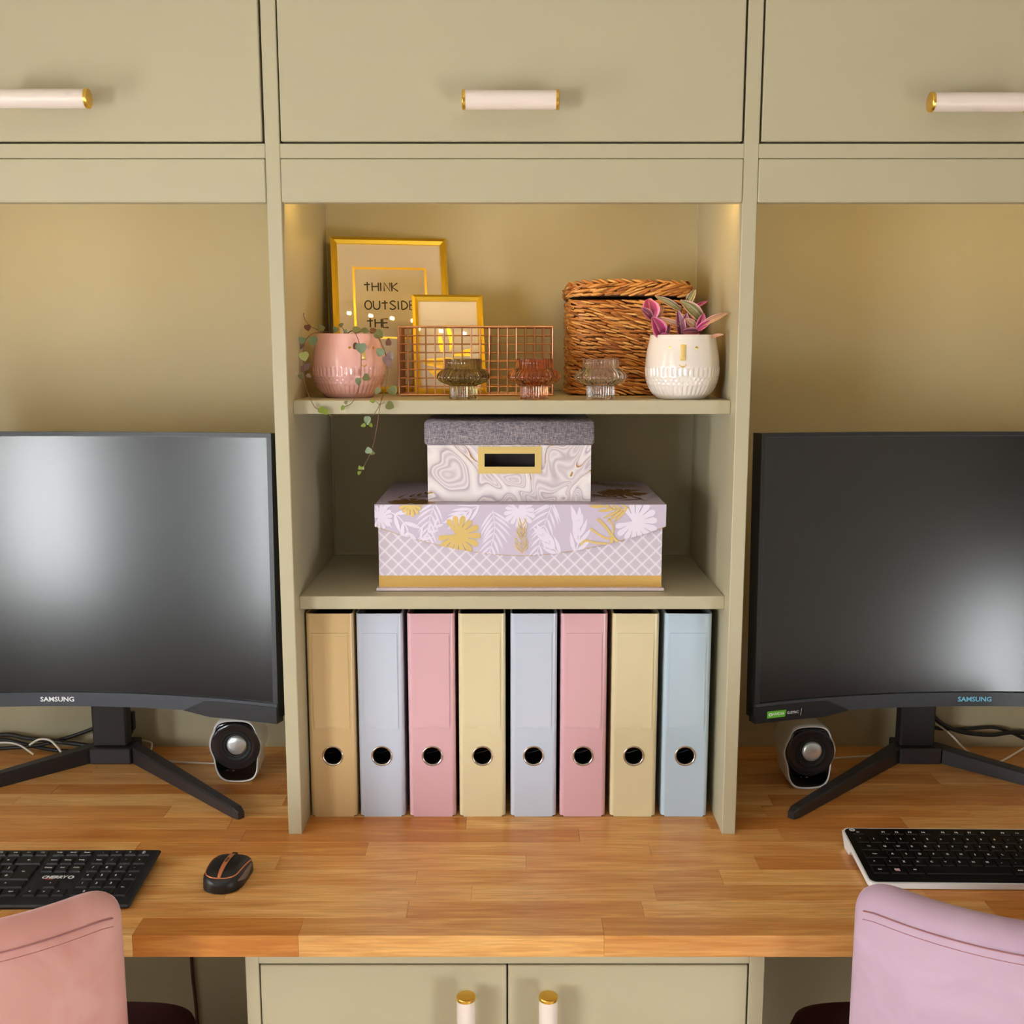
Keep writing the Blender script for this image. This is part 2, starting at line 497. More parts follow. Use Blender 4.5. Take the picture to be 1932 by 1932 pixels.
# ------------------------------------------------------------------ room shell
WY = .352          # face of the wall behind the desk
DT = .75           # desk top
def struct(name, mb, m, label=None, **k):
    o = mb.build(name, m, **k); o['kind'] = 'structure'
    if label: o['label'] = label
    return o
struct('wall_back', MB().box(-RX, RX, WY, WY + .1, 0, RZ), 'sage_wall', 'olive painted wall behind the two desks')
struct('floor', MB().box(-RX - .1, RX + .1, RY - .1, WY + .1, -.1, 0), 'floor_laminate', 'brown laminate floor under the desk')
struct('ceiling', MB().box(-RX - .1, RX + .1, RY - .1, WY + .1, RZ, RZ + .1), 'ceiling_paint', 'white ceiling of the room')
w = MB()
for a, c in ((RY - .1, WL[0]), (WL[1], WN[0]), (WN[1], WY + .1)): w.box(-RX - .1, -RX, a, c, 0, RZ)
for q in (WL, WN):
    w.box(-RX - .1, -RX, q[0], q[1], 0, q[2]); w.box(-RX - .1, -RX, q[0], q[1], q[3], RZ)
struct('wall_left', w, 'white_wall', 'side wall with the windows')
w = MB()
D1 = (WB[0] - .08, WB[1] + .08, 2.02)
w.box(RX, RX + .1, RY - .1, D1[0], 0, RZ); w.box(RX, RX + .1, D1[1], WY + .1, 0, RZ); w.box(RX, RX + .1, D1[0], D1[1], D1[2], RZ)
struct('wall_right', w, 'pale_wall', 'side wall with the glazed door')
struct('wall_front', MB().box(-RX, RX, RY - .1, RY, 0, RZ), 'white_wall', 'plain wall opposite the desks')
# windows in the left wall
def window(name, label, q, halves):
    win = bpy.data.objects.new(name, None); COL.objects.link(win); win['kind'] = 'structure'; win['label'] = label
    fr = MB(); y0, y1, z0, z1 = q; bars = [(y0, y0 + .04, z0, z1), (y1 - .04, y1, z0, z1), (y0 + .04, y1 - .04, z0, z0 + .04), (y0 + .04, y1 - .04, z1 - .04, z1)]
    e = [y0 + .04 + (y1 - y0 - .08) * k / halves for k in range(halves + 1)]
    for k in range(1, halves): bars.append((e[k] - .025, e[k] + .025, z0 + .04, z1 - .04))
    for a in bars: fr.cbox(-RX - .07, -RX - .02, a[0], a[1], a[2], a[3], .002)
    fr.build('window_frame', 'white_gloss_paint', win)
    for k in range(halves):
        MB().box(-RX - .048, -RX - .044, e[k] + (.025 if k else 0), e[k + 1] - (.025 if k < halves - 1 else 0), z0 + .04, z1 - .04).build('pane', 'window_glass', win)
    MB().box(-RX - .0165, -RX - .0155, y0 + .004, y1 - .004, BLIND, z1 - .03).build('roller_blind', 'blind_cloth', win)  # unseen blind, added to soften light from the upper window
    MB().tube([(-RX - .016, y0 + .004, BLIND), (-RX - .016, y1 - .004, BLIND)], .006, 10).build('blind_bar', 'white_gloss_paint', win, smooth=40)
    MB().cbox(-RX - .02, -RX + .06, y0 - .03, y1 + .03, z0 - .03, z0, .004).build('window_sill', 'white_gloss_paint', win)
window('window_1', 'wide white framed window in the side wall', WL, 2)
window('window_2', 'narrow white framed window in the side wall near the desk', WN, 1)
# added_door in the right wall, unseen, added for a low bright reflection and fill
dr = bpy.data.objects.new('door_1', None); COL.objects.link(dr); dr['kind'] = 'structure'; dr['label'] = 'white door with a glazed lower half'
fr = MB(); y0, y1, z0, z1 = WB
for a in ((D1[0], y0, 0, D1[2]), (y1, D1[1], 0, D1[2]), (y0, y1, 0, z0), (y0, y1, z1, D1[2])):
    fr.cbox(RX + .02, RX + .065, a[0], a[1], a[2], a[3], .002)
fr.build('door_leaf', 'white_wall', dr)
MB().box(RX + .041, RX + .045, y0, y1, z0, z1).build('pane', 'window_glass', dr)
MB().tube([(RX + .02, y1 + .04, 1.0), (RX - .03, y1 + .04, 1.0), (RX - .03, y1 - .06, 1.0)], .009, 10).build('door_handle', 'ring_metal', dr, smooth=40)

# ------------------------------------------------------------------ handles
def bar_handle(parent, cx, z, y, length, r, vert=False):
    """pale bar with brass ends on two posts; returns bar"""
    h = length / 2; c = .0045
    def ax(t): return (cx, y, z + t) if vert else (cx + t, y, z)
    bar = MB().tube([ax(-h + c), ax(h - c)], r, 28).build('handle', 'handle_marble', parent, smooth=40)
    for sg in (-1, 1):
        rr = r + .0006
        MB().tube([ax(sg * (h - c)), ax(sg * (h - .0012)), ax(sg * (h - .0003)), ax(sg * h)], [rr, rr, rr - .0006, rr - .0016], 28).build('end_cap', 'gold', parent, smooth=30, label='polished brass end cap')
        q = ax(sg * h * .72)
        MB().tube([(q[0], y, q[2]), (q[0], y + abs(y) - .0, q[2])] if not vert else [(q[0], y, q[2]), (q[0], y + .032, q[2])], .0045, 12).build('post', 'gold', parent, smooth=40)
    return bar

# ------------------------------------------------------------------ built-in cupboards above
SI, SO = .313, .333       # inner and outer face of the two uprights
ZR0, ZR1, ZP = 1.7199, 1.7393, 1.6625     # rail, pelmet underside
ZT = 2.40
def wall_cabinet(label, x0, x1, doors, hand):
    t = thing('wall_cabinet', label, 'cabinet', ((x0 + x1) / 2, 0, ZP), group='cupboards along the top')
    cx = (x0 + x1) / 2
    m = Matrix.Translation((-cx, 0, -ZP))
    b = MB()
    b.box(x0, x1, .024, WY, ZR0 + .002, ZT, m); b.build('carcass', 'shadow_board', t)  # carcass coloured near-black so the door gaps look shaded
    b = MB(); b.cbox(x0, x1, .0, .022, ZR0 + .0004, ZR1, .0008, m); b.build('rail', 'sage_paint', t)
    b = MB(); b.cbox(x0 + .0006, x1 - .0006, -.001, .019, ZP, ZR0 - .0004, .0014, m); b.build('pelmet', 'sage_paint', t)
    b = MB(); b.box(x0, x1, .022, WY, ZR0 - .004, ZR0 + .0016, m); b.build('underside_panel', 'sage_paint', t)
    b = MB(); b.cbox(x0, x1, 0, .022, ZT - .02, ZT, .0008, m); b.build('rail', 'sage_paint', t)
    for (d0, d1, hx) in doors:
        d = MB().cbox(d0, d1, 0, .020, ZR1 + .0028, ZT - .0225, .0012, m).build('door', 'sage_paint', t)
        if hx is not None:
            bar_handle(d, hx - cx, hand - ZP, -.032, .1275, .0122)
    return t
wall_cabinet('middle green cupboard over the open shelves, one flap door with a pale bar handle', -SI, SI, [(-SI + .002, SI - .003, -.0017)], 1.7885)
wall_cabinet('green cupboard above the bright left monitor with a pale bar handle', -RX, -SO, [(-.905, -SO - .0035, -.617), (-RX + .02, -.909, -1.2)], 1.790)
wall_cabinet('green cupboard above the dark right monitor with a pale bar handle', SO, RX, [(SO + .003, .905, .6105), (.909, RX - .02, 1.2)], 1.7855)

# ------------------------------------------------------------------ open shelf tower
S2T, S2B, S1T, S1B = 1.3930, 1.3735, 1.1060, 1.0865
SY = .034
t = thing('shelf_tower', 'tall green open shelf unit between the two monitors', 'shelf unit', (0, 0, DT))
m = Matrix.Translation((0, 0, -DT))
for a, b in ((-SO, -SI), (SI, SO)):
    MB().cbox(a, b, 0, WY, DT, ZT, .001, m).build('upright', 'sage_paint', t)
for z0, z1 in ((S1B, S1T), (S2B, S2T)):
    MB().cbox(-SI, SI, SY, WY, z0, z1, .001, m).build('shelf', 'sage_paint', t)
for sx in (-1, 1):
    for z0, z1 in ((S1T, S2B), (S2T, ZR0)):
        MB().tube([(sx * (SI - .001), WY - .001, z0), (sx * (SI - .001), WY - .001, z1)], .0019, 6, M=m).build('sealant_bead', 'sage_paint', t, smooth=60)
MB().tube([(-SI, WY - .001, S1T + .001), (SI, WY - .001, S1T + .001)], .0018, 6, M=m).build('sealant_bead', 'sage_paint', t, smooth=60)

# ------------------------------------------------------------------ led strips hidden behind the pelmets
def led_strip(label, x0, x1, n, z=1.688, y=.027):
    t = thing('led_strip', label, 'light strip', ((x0 + x1) / 2, y, z), group='warm light strips behind the pelmets')
    cx = (x0 + x1) / 2
    MB().box(x0 - cx, x1 - cx, -.0066, -.0056, -.005, .005).build('tape', 'led_tape', t)
    me = MB().box(-.0036, .0036, -.0056, -.0036, -.0027, .0027).mesh('led_chip'); me.materials.append(MATS['led_chip'])
    for i in range(n):
        link('led_chip', me, t, (x0 - cx + (x1 - x0) * (i + .5) / n, 0, 0))
led_strip('row of warm lights tucked behind the pelmet over the middle shelves', -.300, .300, 14)
led_strip('row of warm lights tucked behind the pelmet over the left monitor', -1.40, -.36, 20)
led_strip('row of warm lights tucked behind the pelmet over the right monitor', .36, 1.40, 20)

# ------------------------------------------------------------------ worktop of oak staves
t = thing('worktop', 'long oak worktop of glued staves running under both monitors', 'worktop', (0, 0, DT - .0285))
fixed = {0: [-.47, -.2646, .1140, .47], 1: [-.66, -.135, .1693, .62], 2: [-.38, -.0535, .1910, .55], 3: [-.62, -.131, .2870, .74],
         4: [-.33, .02, .345, .68], 5: [-.545, -.21, .20, .49], 6: [-.40, .10, .40], 7: [-.43, -.07, .30, .60]}
rows = 15; y_f = -.2745
rw = (WY - .001 - y_f) / rows
rs = random.Random(11)
for r in range(rows):
    js = fixed.get(r, [])
    js = sorted(js)
    if js:
        a = js[0]; left = []
        while a > -RX + .35:
            a -= rs.uniform(.28, .48); left.append(a)
        b = js[-1]; right = []
        while b < RX - .35:
            b += rs.uniform(.28, .48); right.append(b)
        js = sorted([q for q in left if q > -RX + .06]) + js + [q for q in right if q < RX - .06]
    else:
        a = -RX + rs.uniform(.1, .4); js = []
        while a < RX - .08:
            js.append(a); a += rs.uniform(.26, .50)
    e = [-RX + .0] + js + [RX]
    for i in range(len(e) - 1):
        L = e[i + 1] - e[i]; dz = rs.uniform(-.00012, .00012)
        h = .0285
        sk = .004
        mb = MB().cbox(-L / 2 + .0001, L / 2 - .0001, -rw / 2 + .00005, rw / 2 - .00005, 0, h + dz, .0003)
        o = mb.build('stave', 'oak_stave', t, ((e[i] + e[i + 1]) / 2, y_f + rw * (r + .5), 0))

# ------------------------------------------------------------------ base cupboard
BX0, BX1, BY = -.3434, .3255, -.23
bz = DT - .0286
t = thing('base_cabinet', 'green base cupboard under the worktop with two doors and upright pale handles', 'cabinet', ((BX0 + BX1) / 2, BY, 0))
m = Matrix.Translation((-(BX0 + BX1) / 2, -BY, 0))
b = MB(); b.box(BX0 + .002, BX1 - .002, BY + .024, WY - .002, .08, bz - .001, m); b.build('carcass', 'sage_paint', t)
b = MB(); b.box(BX0 + .022, BX1 - .022, BY + .0225, BY + .0238, .09, bz - .003, m); b.build('door_stop', 'shadow_board', t)  # thin dark sheet added behind the doors as shade in their gaps
for a, c in ((BX0, -.3262), (.3058, BX1)):
    MB().cbox(a, c, BY, BY + .022, .0, bz, .0008, m).build('stile', 'sage_paint', t)
MB().cbox(-.3261, .3057, BY + .0002, BY + .022, .6845, bz, .0008, m).build('rail', 'sage_paint', t)
MB().cbox(-.3261, .3057, BY + .03, BY + .05, .0, .085, .0008, m).build('plinth', 'sage_paint', t)
for a, c, hx in ((-.3243, -.0072, -.0580), (-.0052, .3036, .0458)):
    d = MB().cbox(a, c, BY, BY + .021, .09, .6822, .0012, m).build('door', 'sage_paint', t)
    bar_handle(d, hx - (BX0 + BX1) / 2, .5975, -.032, .1275, .0117, True)

# ------------------------------------------------------------------ ring binders
def u_outline(w, depth, th, r=.006, n=5):
    h = w / 2; o = []
    for cx, a0 in ((-h + r, PI), (h - r, 1.5 * PI)):
        for k in range(n + 1):
            a = a0 + (PI / 2) * k / n
            o.append((cx + r * math.cos(a), r + r * math.sin(a)))
    i = []
    ri = max(r - th, .0012)
    for cx, a0 in ((h - th - ri, 1.5 * PI), (-h + th + ri, PI)):
        for k in range(n + 1):
            a = a0 + (PI / 2) * (n - k) / n
            i.append((cx + ri * math.cos(a), th + ri + ri * math.sin(a)))
    return o + [(h, depth), (h - th, depth)] + i + [(-h + th, depth), (-h, depth)]
BH = .3225
def binder(label, colour, x0, x1, yaw=0, dz=0.0, fy=.0603):
    w = x1 - x0; cx = (x0 + x1) / 2
    t = thing('ring_binder', label, 'binder', (cx, fy, DT + .0004), (0, 0, R(yaw)), 'ring binders on the bottom shelf')
    th = .0026; H = BH + dz; hz, hr = .0985, .0148
    # cover: two boards and rounded corners, extruded; the spine board carries the finger hole
    n = 5; r = .006; h = w / 2; dep = .272
    b = MB()
    for sg in (-1, 1):
        o = []; i = []
        for k in range(n + 1):
            a = PI + PI / 2 * k / n
            o.append((-h + r + r * math.cos(a), r + r * math.sin(a)))
            i.append((-h + r + (r - th) * math.cos(a), r + (r - th) * math.sin(a)))
        poly = [(-h, dep)] + o + list(reversed(i)) + [(-h + th, dep)]
        poly = [(p[0] if sg < 0 else -p[0], p[1]) for p in poly]
        c = .005
        b.prism(poly, c * .4, H, 'xy')
    # spine plate with a round hole
    xs = h - r; N = 32
    ring = [(hr * math.cos(2 * PI * k / N), hz + hr * math.sin(2 * PI * k / N)) for k in range(N)]
    sq = []
    q = xs
    for k in range(N):
        a = 2 * PI * k / N; c_, s_ = math.cos(a), math.sin(a); f = q / max(abs(c_), abs(s_)); sq.append((f * c_, hz + f * s_))
    for y in (0.0, th):
        v = [(p[0], y, p[1]) for p in ring] + [(p[0], y, p[1]) for p in sq]
        b.add(v, [(k, (k + 1) % N, N + (k + 1) % N, N + k) for k in range(N)])
    b.add([(p[0], y, p[1]) for y in (0, th) for p in ring], [(k, (k + 1) % N, N + (k + 1) % N, N + k) for k in range(N)])
    b.box(-xs, xs, 0, th, .0, hz - q); b.box(-xs, xs, 0, th, hz + q, H)
    b.build('cover', 'binder_' + colour, t, smooth=30, fix=False)
    rg = MB()
    pf = [(hr - .0016, .0005), (hr - .0010, -.0008), (hr + .0004, -.0014), (hr + .0012, -.0010), (hr + .0016, .0)]
    rg.lathe([(a, -b_) for a, b_ in pf], 36, M=T(0, 0, hz, R(90)))
    rg.lathe([(hr - .0016, -.0005), (hr - .0020, -.006)], 36, M=T(0, 0, hz, R(90)))
    rg.build('finger_ring', 'ring_metal', t, smooth=60, label='chrome finger ring')
    # label pocket with a thumb notch
    pw = w / 2 - .0085; pz0, pz1 = .1425, .2925
    nt = [(-pw, pz1), (-pw, pz0), (-.008, pz0)] + [(.008 * -math.cos(PI * k / 6), pz0 + .0045 * math.sin(PI * k / 6)) for k in range(1, 6)] + [(.008, pz0), (pw, pz0), (pw, pz1)]
    MB().prism(nt, -.0010, .0003, 'xz').build('label_pocket', 'pocket_' + colour, t)
    MB().box(-w / 2 + th + .0004, w / 2 - th - .0004, .062, .262, .004, H - .018).build('paper_stack', 'binder_inside', t)  # paper block coloured near-black for the shade inside the binder
    a = MB(); a.tube([(.010, .040, hz - .006), (-.002, .026, hz - .004), (-.009, .014, hz - .001)], .0012, 8); a.build('lever', 'lever_metal', t, smooth=50)
    return t
X = [(-.3105, -.2390), (-.2345, -.1650), (-.1580, -.0865), (-.0810, -.0098), (-.0022, .0682), (.0736, .1440), (.1512, .2216), (.2300, .3009)]
BL = [('ochre', 'ochre yellow ring binder at the left end of the row'), ('blue', 'grey-blue ring binder between the ochre binder and a pink one'),
      ('pink', 'pink ring binder between grey-blue and cream yellow binders, third in the row'), ('yellow', 'cream yellow ring binder just right of the first pink binder'),
      ('blue', 'pale grey-blue ring binder directly left of the second pink binder'), ('pink', 'pink ring binder sixth in the row, right of a grey-blue one'),
      ('yellow', 'pale yellow ring binder next to the sky blue end binder'), ('sky', 'sky blue ring binder at the right end of the row')]
YW = [0, 0, .3, .6, .3, 0, -.6, -1.2]
for (c, l), (a, b_), yw in zip(BL, X, YW): binder(l, c, a, b_, yw)

# ------------------------------------------------------------------ storage boxes
def clip(poly, region):
    """Sutherland-Hodgman, region convex and counter-clockwise"""
    out = poly
    for i in range(len(region)):
        a = region[i]; b = region[(i + 1) % len(region)]
        def side(p): return (b[0] - a[0]) * (p[1] - a[1]) - (b[1] - a[1]) * (p[0] - a[0])
        src = out; out = []
        for j in range(len(src)):
            p = src[j]; q = src[j - 1]; sp = side(p); sq = side(q)
            if (sp >= 0) != (sq >= 0):
                t = sq / (sq - sp); out.append((q[0] + (p[0] - q[0]) * t, q[1] + (p[1] - q[1]) * t))
            if sp >= 0: out.append(p)
        if len(out) < 3: return []
    return out
def lens(x, z, ang, L, w, bend=0.0, n=7):
    """leaflet outline from a base point"""
    up = []; dn = []
    for k in range(n + 1):
        t = k / n; wd = w * math.sin(PI * min(1, t * 1.02 + .02)) ** .8 * (1 - .25 * t)
        a = ang + bend * t
        px = x + L * t * math.cos(ang + bend * t / 2); pz = z + L * t * math.sin(ang + bend * t / 2)
        up.append((px - wd / 2 * math.sin(a), pz + wd / 2 * math.cos(a))); dn.append((px + wd / 2 * math.sin(a), pz - wd / 2 * math.cos(a)))
    return up + dn[::-1]
def frond(stem, n, L, w, spread=50, bend=.3, sides=(1, -1)):
    P = smooth_pts([(a, b, 0) for a, b in stem], 8); out = []
    v, f = ribbon([(p.x, p.y) for p in P], w * .28)
    out += [[v[i] for i in q] for q in f]
    for k in range(n):
        t = (k + .6) / n; i = min(len(P) - 2, int(t * (len(P) - 1)))
        d = P[i + 1] - P[i]; a = math.atan2(d.y, d.x)
        for sg in sides:
            out.append(lens(P[i].x, P[i].y, a + sg * R(spread - 18 * t), L * (1 - .35 * t) * random.uniform(.88, 1.1), w, -sg * bend))
    return out
def monstera(x, z, ang, s):
    o = []; L = 13
    for k in range(L):
        d0 = -158 + 316 * k / L; wd = 316 / L
        rl = s * (1.0 - .22 * abs(d0 + wd / 2) / 158) * random.uniform(.92, 1.06)
        for q, rr in ((.05, .46), (.08, .84), (.26, .97), (.50, 1.0), (.74, .97), (.92, .84), (.95, .46)):
            a = ang + R(d0 + wd * q); o.append((x + rl * rr * math.cos(a), z + rl * rr * math.sin(a)))
    o.append((x - s * .10 * math.cos(ang), z - s * .10 * math.sin(ang)))
    return [o]

LAYER = [0]
def print_build(polys, region, M, name, mname, parent, smooth=None):
    b = MB(); k = 0
    for p in polys:
        area = sum(p[i - 1][0] * p[i][1] - p[i][0] * p[i - 1][1] for i in range(len(p)))
        if area < 0: p = p[::-1]
        q = clip(p, region)
        q = [p_ for i_, p_ in enumerate(q) if math.dist(p_, q[i_ - 1]) > 3e-5]
        if len(q) >= 3:
            k += 1
            LAYER[0] += 1
            b.add([(a, c, LAYER[0] * 3e-6) for a, c in q], [tuple(range(len(q)))], M)
    return b.build(name, mname, parent, fix=False)
def prints(groups, region, M, name, mname, parent):
    for g in groups: print_build(g, region, M, name, mname, parent)

BC = .0124
t = thing('keepsake_box', 'large lilac box with palm leaf flap, lattice print and gold base band', 'box', (BC, .0652, S1T))
MB().cbox(-.2160, .2160, 0, .275, .0005, .0050, .001).build('base_board', 'lilac_edge', t)
MB().box(-.2119, .2119, .006, .270, .005, .126).build('body', 'lattice_paper', t)
MB().box(-.2122, .2122, .0056, .2704, .0055, .0232).build('gold_band', 'gold_foil', t)
LT, LC, LF = .1318, .0985, .0543
LW = .2163
lid = MB()
lid.cbox(-LW, LW, .0022, .274, LT - .0025, LT, .0006)
for a, b_ in ((-LW, -LW + .002), (LW - .002, LW)): lid.box(a, b_, .0022, .274, LC, LT - .002)
lid.box(-LW, LW, .272, .274, LC, LT - .002)
lo = lid.build('lid', 'lilac_paper', t)
def flap_z(x): return LF + (LC - LF) * (abs(x) / LW) ** 1.75
cur = [(-LW + 2 * LW * k / 30, flap_z(-LW + 2 * LW * k / 30)) for k in range(31)]
MB().prism(cur + [(LW, LT), (-LW, LT)], .0002, .0022, 'xz').build('flap', 'lilac_paper', t)
v, f = ribbon(cur, .0007)
MB().add([(a, .0, b_ + .0004) for a, b_ in v], f).build('flap_edge', 'gold_foil', t, fix=False)
def fp(px, py): return ((px - 980.5) * .000788, LT - (py - 951) * .000785)
random.seed(5)
reg = cur + [(LW - .0004, LT - .0003), (-LW + .0004, LT - .0003)]
PX = .000788
lil = []
lil.append(frond([fp(820, 945), fp(808, 988), fp(804, 1034)], 8, 40 * PX, 4.6 * PX, 50))
lil.append(frond([fp(928, 962), fp(932, 998), fp(922, 1045)], 8, 48 * PX, 5 * PX, 54))
lil.append(frond([fp(1042, 945), fp(1026, 990), fp(1012, 1046)], 9, 44 * PX, 4.6 * PX, 52))
lil.append(frond([fp(1084, 1046), fp(1092, 1012), fp(1088, 975)], 5, 46 * PX, 9 * PX, 40))
lil.append(frond([fp(1060, 1052), fp(1040, 1030), fp(1018, 1004)], 4, 40 * PX, 8 * PX, 34))
lil.append(frond([fp(712, 958), fp(748, 972), fp(768, 1000), fp(766, 1028)], 5, 40 * PX, 9 * PX, 55))
lil.append(frond([fp(905, 952), fp(880, 966), fp(858, 980)], 5, 42 * PX, 7 * PX, 40))
lil.append(frond([fp(770, 1040), fp(800, 1010), fp(822, 990)], 4, 30 * PX, 6 * PX, 50))
lil.append(monstera(*fp(1196, 984), R(-20), 46 * PX))
lil.append(monstera(*fp(978, 962), R(-70), 34 * PX))
lil.append(monstera(*fp(715, 975), R(30), 26 * PX))
prints(lil, reg, T(0, .00015, 0, R(90)), 'palm_print', 'lilac_leaf', t)
gd = []
gd.append(monstera(*fp(862, 1010), R(-25), 44 * PX))
gd.append(monstera(*fp(774, 948), R(-80), 26 * PX))
gd.append(frond([fp(985, 1046), fp(982, 1018), fp(984, 990)], 7, 26 * PX, 3 * PX, 48))
gd.append(frond([fp(1184, 957), fp(1160, 961), fp(1120, 949)], 6, 40 * PX, 6 * PX, 34, .1, (1,)))
gd.append(frond([fp(1184, 957), fp(1160, 959), fp(1130, 951)], 5, 16 * PX, 4 * PX, 40, .1, (-1,)))
for pts, wd in (([(1126, 978), (1140, 992), (1150, 1006), (1154, 1018), (1148, 1032)], 5), ([(1144, 978), (1156, 992), (1153, 1010), (1150, 1034)], 3), ([(1112, 996), (1128, 1008), (1142, 1015), (1152, 1016)], 4),
                ([(1094, 1028), (1104, 1020), (1122, 1024), (1146, 1026)], 4), ([(1152, 1008), (1162, 1020), (1172, 1024)], 5)):
    v, f = ribbon([(p.x, p.y) for p in smooth_pts([fp(*p) + (0,) for p in pts], 5)], wd * PX); gd.append([[v[i] for i in q] for q in f])
prints(gd, reg, T(0, .0, 0, R(90)), 'gold_leaf_print', 'soft_gold', t)
LAYER[0] = 0
topreg = [(-LW + .001, .004), (LW - .001, .004), (LW - .001, .27), (-LW + .001, .27)]
tp = [monstera(-.163, .018, R(90), .042), monstera(.17, .13, R(200), .05), frond([(-.19, .06), (-.15, .10), (-.13, .16)], 6, .045, .006), frond([(.19, .05), (.15, .075), (.13, .10)], 5, .05, .007), frond([(.20, .20), (.16, .22), (.13, .25)], 5, .04, .006)]
prints(tp, topreg, T(0, 0, LT + .0002), 'lid_leaf_print', 'foil_dark', t)

t = thing('photo_box', 'small marbled box with grey linen lid, standing on the lilac box', 'box', (-.0041, .0925, S1T + LT + .0005))
hw = .1224; dp = .205; bh = .112
b = MB()
hx0, hx1, hz0, hz1 = -.0371, .0383, .0528, .0725
b.box(-hw, hx0, 0, .002, 0, bh); b.box(hx1, hw, 0, .002, 0, bh); b.box(hx0, hx1, 0, .002, 0, hz0); b.box(hx0, hx1, 0, .002, hz1, bh)
b.box(-hw, -hw + .002, .002, dp, 0, bh); b.box(hw - .002, hw, .002, dp, 0, bh); b.box(-hw + .002, hw - .002, dp - .002, dp, 0, bh); b.box(-hw + .002, hw - .002, .002, dp - .002, 0, .002)
b.build('body', 'marble_paper', t)
MB().cbox(-.1266, .1266, -.0042, dp + .0042, .0852, .1222, .0035).build('lid', 'grey_linen', t, smooth=60)
p0, p1, q0, q1 = -.0466, .0478, .0426, .0830
b = MB()
for a in ((p0, hx0, q0, q1), (hx1, p1, q0, q1), (hx0, hx1, q0, hz0), (hx0, hx1, hz1, q1)): b.box(a[0], a[1], -.0016, 0, a[2], a[3])
b.build('label_plate', 'soft_gold', t, label='gold label holder')
# curved sheet behind the opening, recess shade put into its near-black colour
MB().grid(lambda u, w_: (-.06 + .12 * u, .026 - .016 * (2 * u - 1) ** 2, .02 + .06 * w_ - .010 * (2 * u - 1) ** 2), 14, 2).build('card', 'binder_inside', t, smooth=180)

# ------------------------------------------------------------------ pots with faces
POT = [(0, .0022), (.026, .0022), (.0315, .0012), (.034, .0), (.0372, .0022)]
def pot_r(z):
    pts = [(0, .0352), (.003, .0385), (.008, .0438), (.014, .0477), (.022, .0513), (.032, .0538), (.044, .0546), (.056, .0539), (.068, .0524), (.080, .0502), (.088, .0484), (.0945, .0474)]
    for (a, ra), (b_, rb) in zip(pts, pts[1:]):
        if z <= b_: return ra + (rb - ra) * (z - a) / (b_ - a)
    return pts[-1][1]
def emboss(i, a, r, z):
    if r < .034 or i > 70: return 0
    k = a / (2 * PI)
    if .0330 < z < .0465:
        e = min((z - .0330) / .002, (.0465 - z) / .002, 1); return -.0017 * e * max(0, math.sin(2 * PI * k * 44)) ** .6
    if .0225 < z < .0315:
        row = 0 if z < .027 else 1
        zz = (z - .0225 - .0045 * row) / .0045
        return -.0015 * max(0, math.sin(PI * zz)) * max(0, math.sin(2 * PI * k * 44 + PI * row))
    if .006 < z < .0205:
        e = min((z - .006) / .003, (.0205 - z) / .002, 1); return -.0015 * e * max(0, math.sin(2 * PI * k * 44)) ** .6
    return 0
def face_pot(parent, glaze, turn, H=.0945):
    prof = [(.0, .002), (.028, .002), (.032, 0)]
    nz = 62
    for k in range(nz + 1):
        z = H * k / nz; prof.append((pot_r(z), z))
    prof += [(.0464, H + .0006), (.0450, H), (.0448, H - .006), (.0475, .070), (.049, .055)]
    pot = MB().lathe(prof, 220, emboss).build('pot', glaze, parent, smooth=50)
    def onpot(ang, z, d=0.0):   # ang measured from facing the camera, to the right
        r = pot_r(z) + d; a = ang
        return Vector((r * math.sin(a), -r * math.cos(a), z))
    # nose
    b = MB(); rows = []
    for k in range(9):
        z = .0565 + .0225 * k / 8; wv = .0042 - .0006 * math.sin(PI * k / 8); d = .0030 if 0 < k < 8 else .0006
        rows.append([onpot(turn + q * wv / .052, z, dd) for q, dd in ((-1, -.0004), (-.8, d * .85), (0, d), (.8, d * .85), (1, -.0004))])
    v = [p for r_ in rows for p in r_]; f = [(j * 5 + i, j * 5 + i + 1, j * 5 + i + 6, j * 5 + i + 5) for j in range(8) for i in range(4)]
    b.add(v, f + [(0, 1, 2, 3, 4), (44, 43, 42, 41, 40)]); b.build('nose', 'soft_gold', pot, smooth=45, label='raised gold nose')
    for sg in (-1, 1):
        c = onpot(turn + sg * R(21.5), .0742); n = Vector((c.x, c.y, 0)).normalized(); u = Vector((-n.y, n.x, 0))
        e = MB(); e.add([c + n * .0004 + (u * math.cos(2 * PI * k / 14) + Vector((0, 0, 1)) * math.sin(2 * PI * k / 14)) * .0021 for k in range(14)] + [c + n * .0009], [(k, (k + 1) % 14, 14) for k in range(14)])
        e.build('eye', 'gold', pot, smooth=60, label='small gold dot eye')
    pts = [onpot(turn + R(q * 5.6), .0475 + .0035 * (abs(q) ** 2), .0003) for q in [x / 8 for x in range(-8, 9)]]
    MB().tube(pts, [.0003 + .0005 * (1 - (i / 8 - 1) ** 2) for i in range(17)], 6).build('smile', 'gold', pot, smooth=60, label='thin gold smile')
    MB().lathe([(0, .074), (.030, .075), (.0462, .073)], 40).build('soil', 'soil', parent, smooth=60)
    return pot

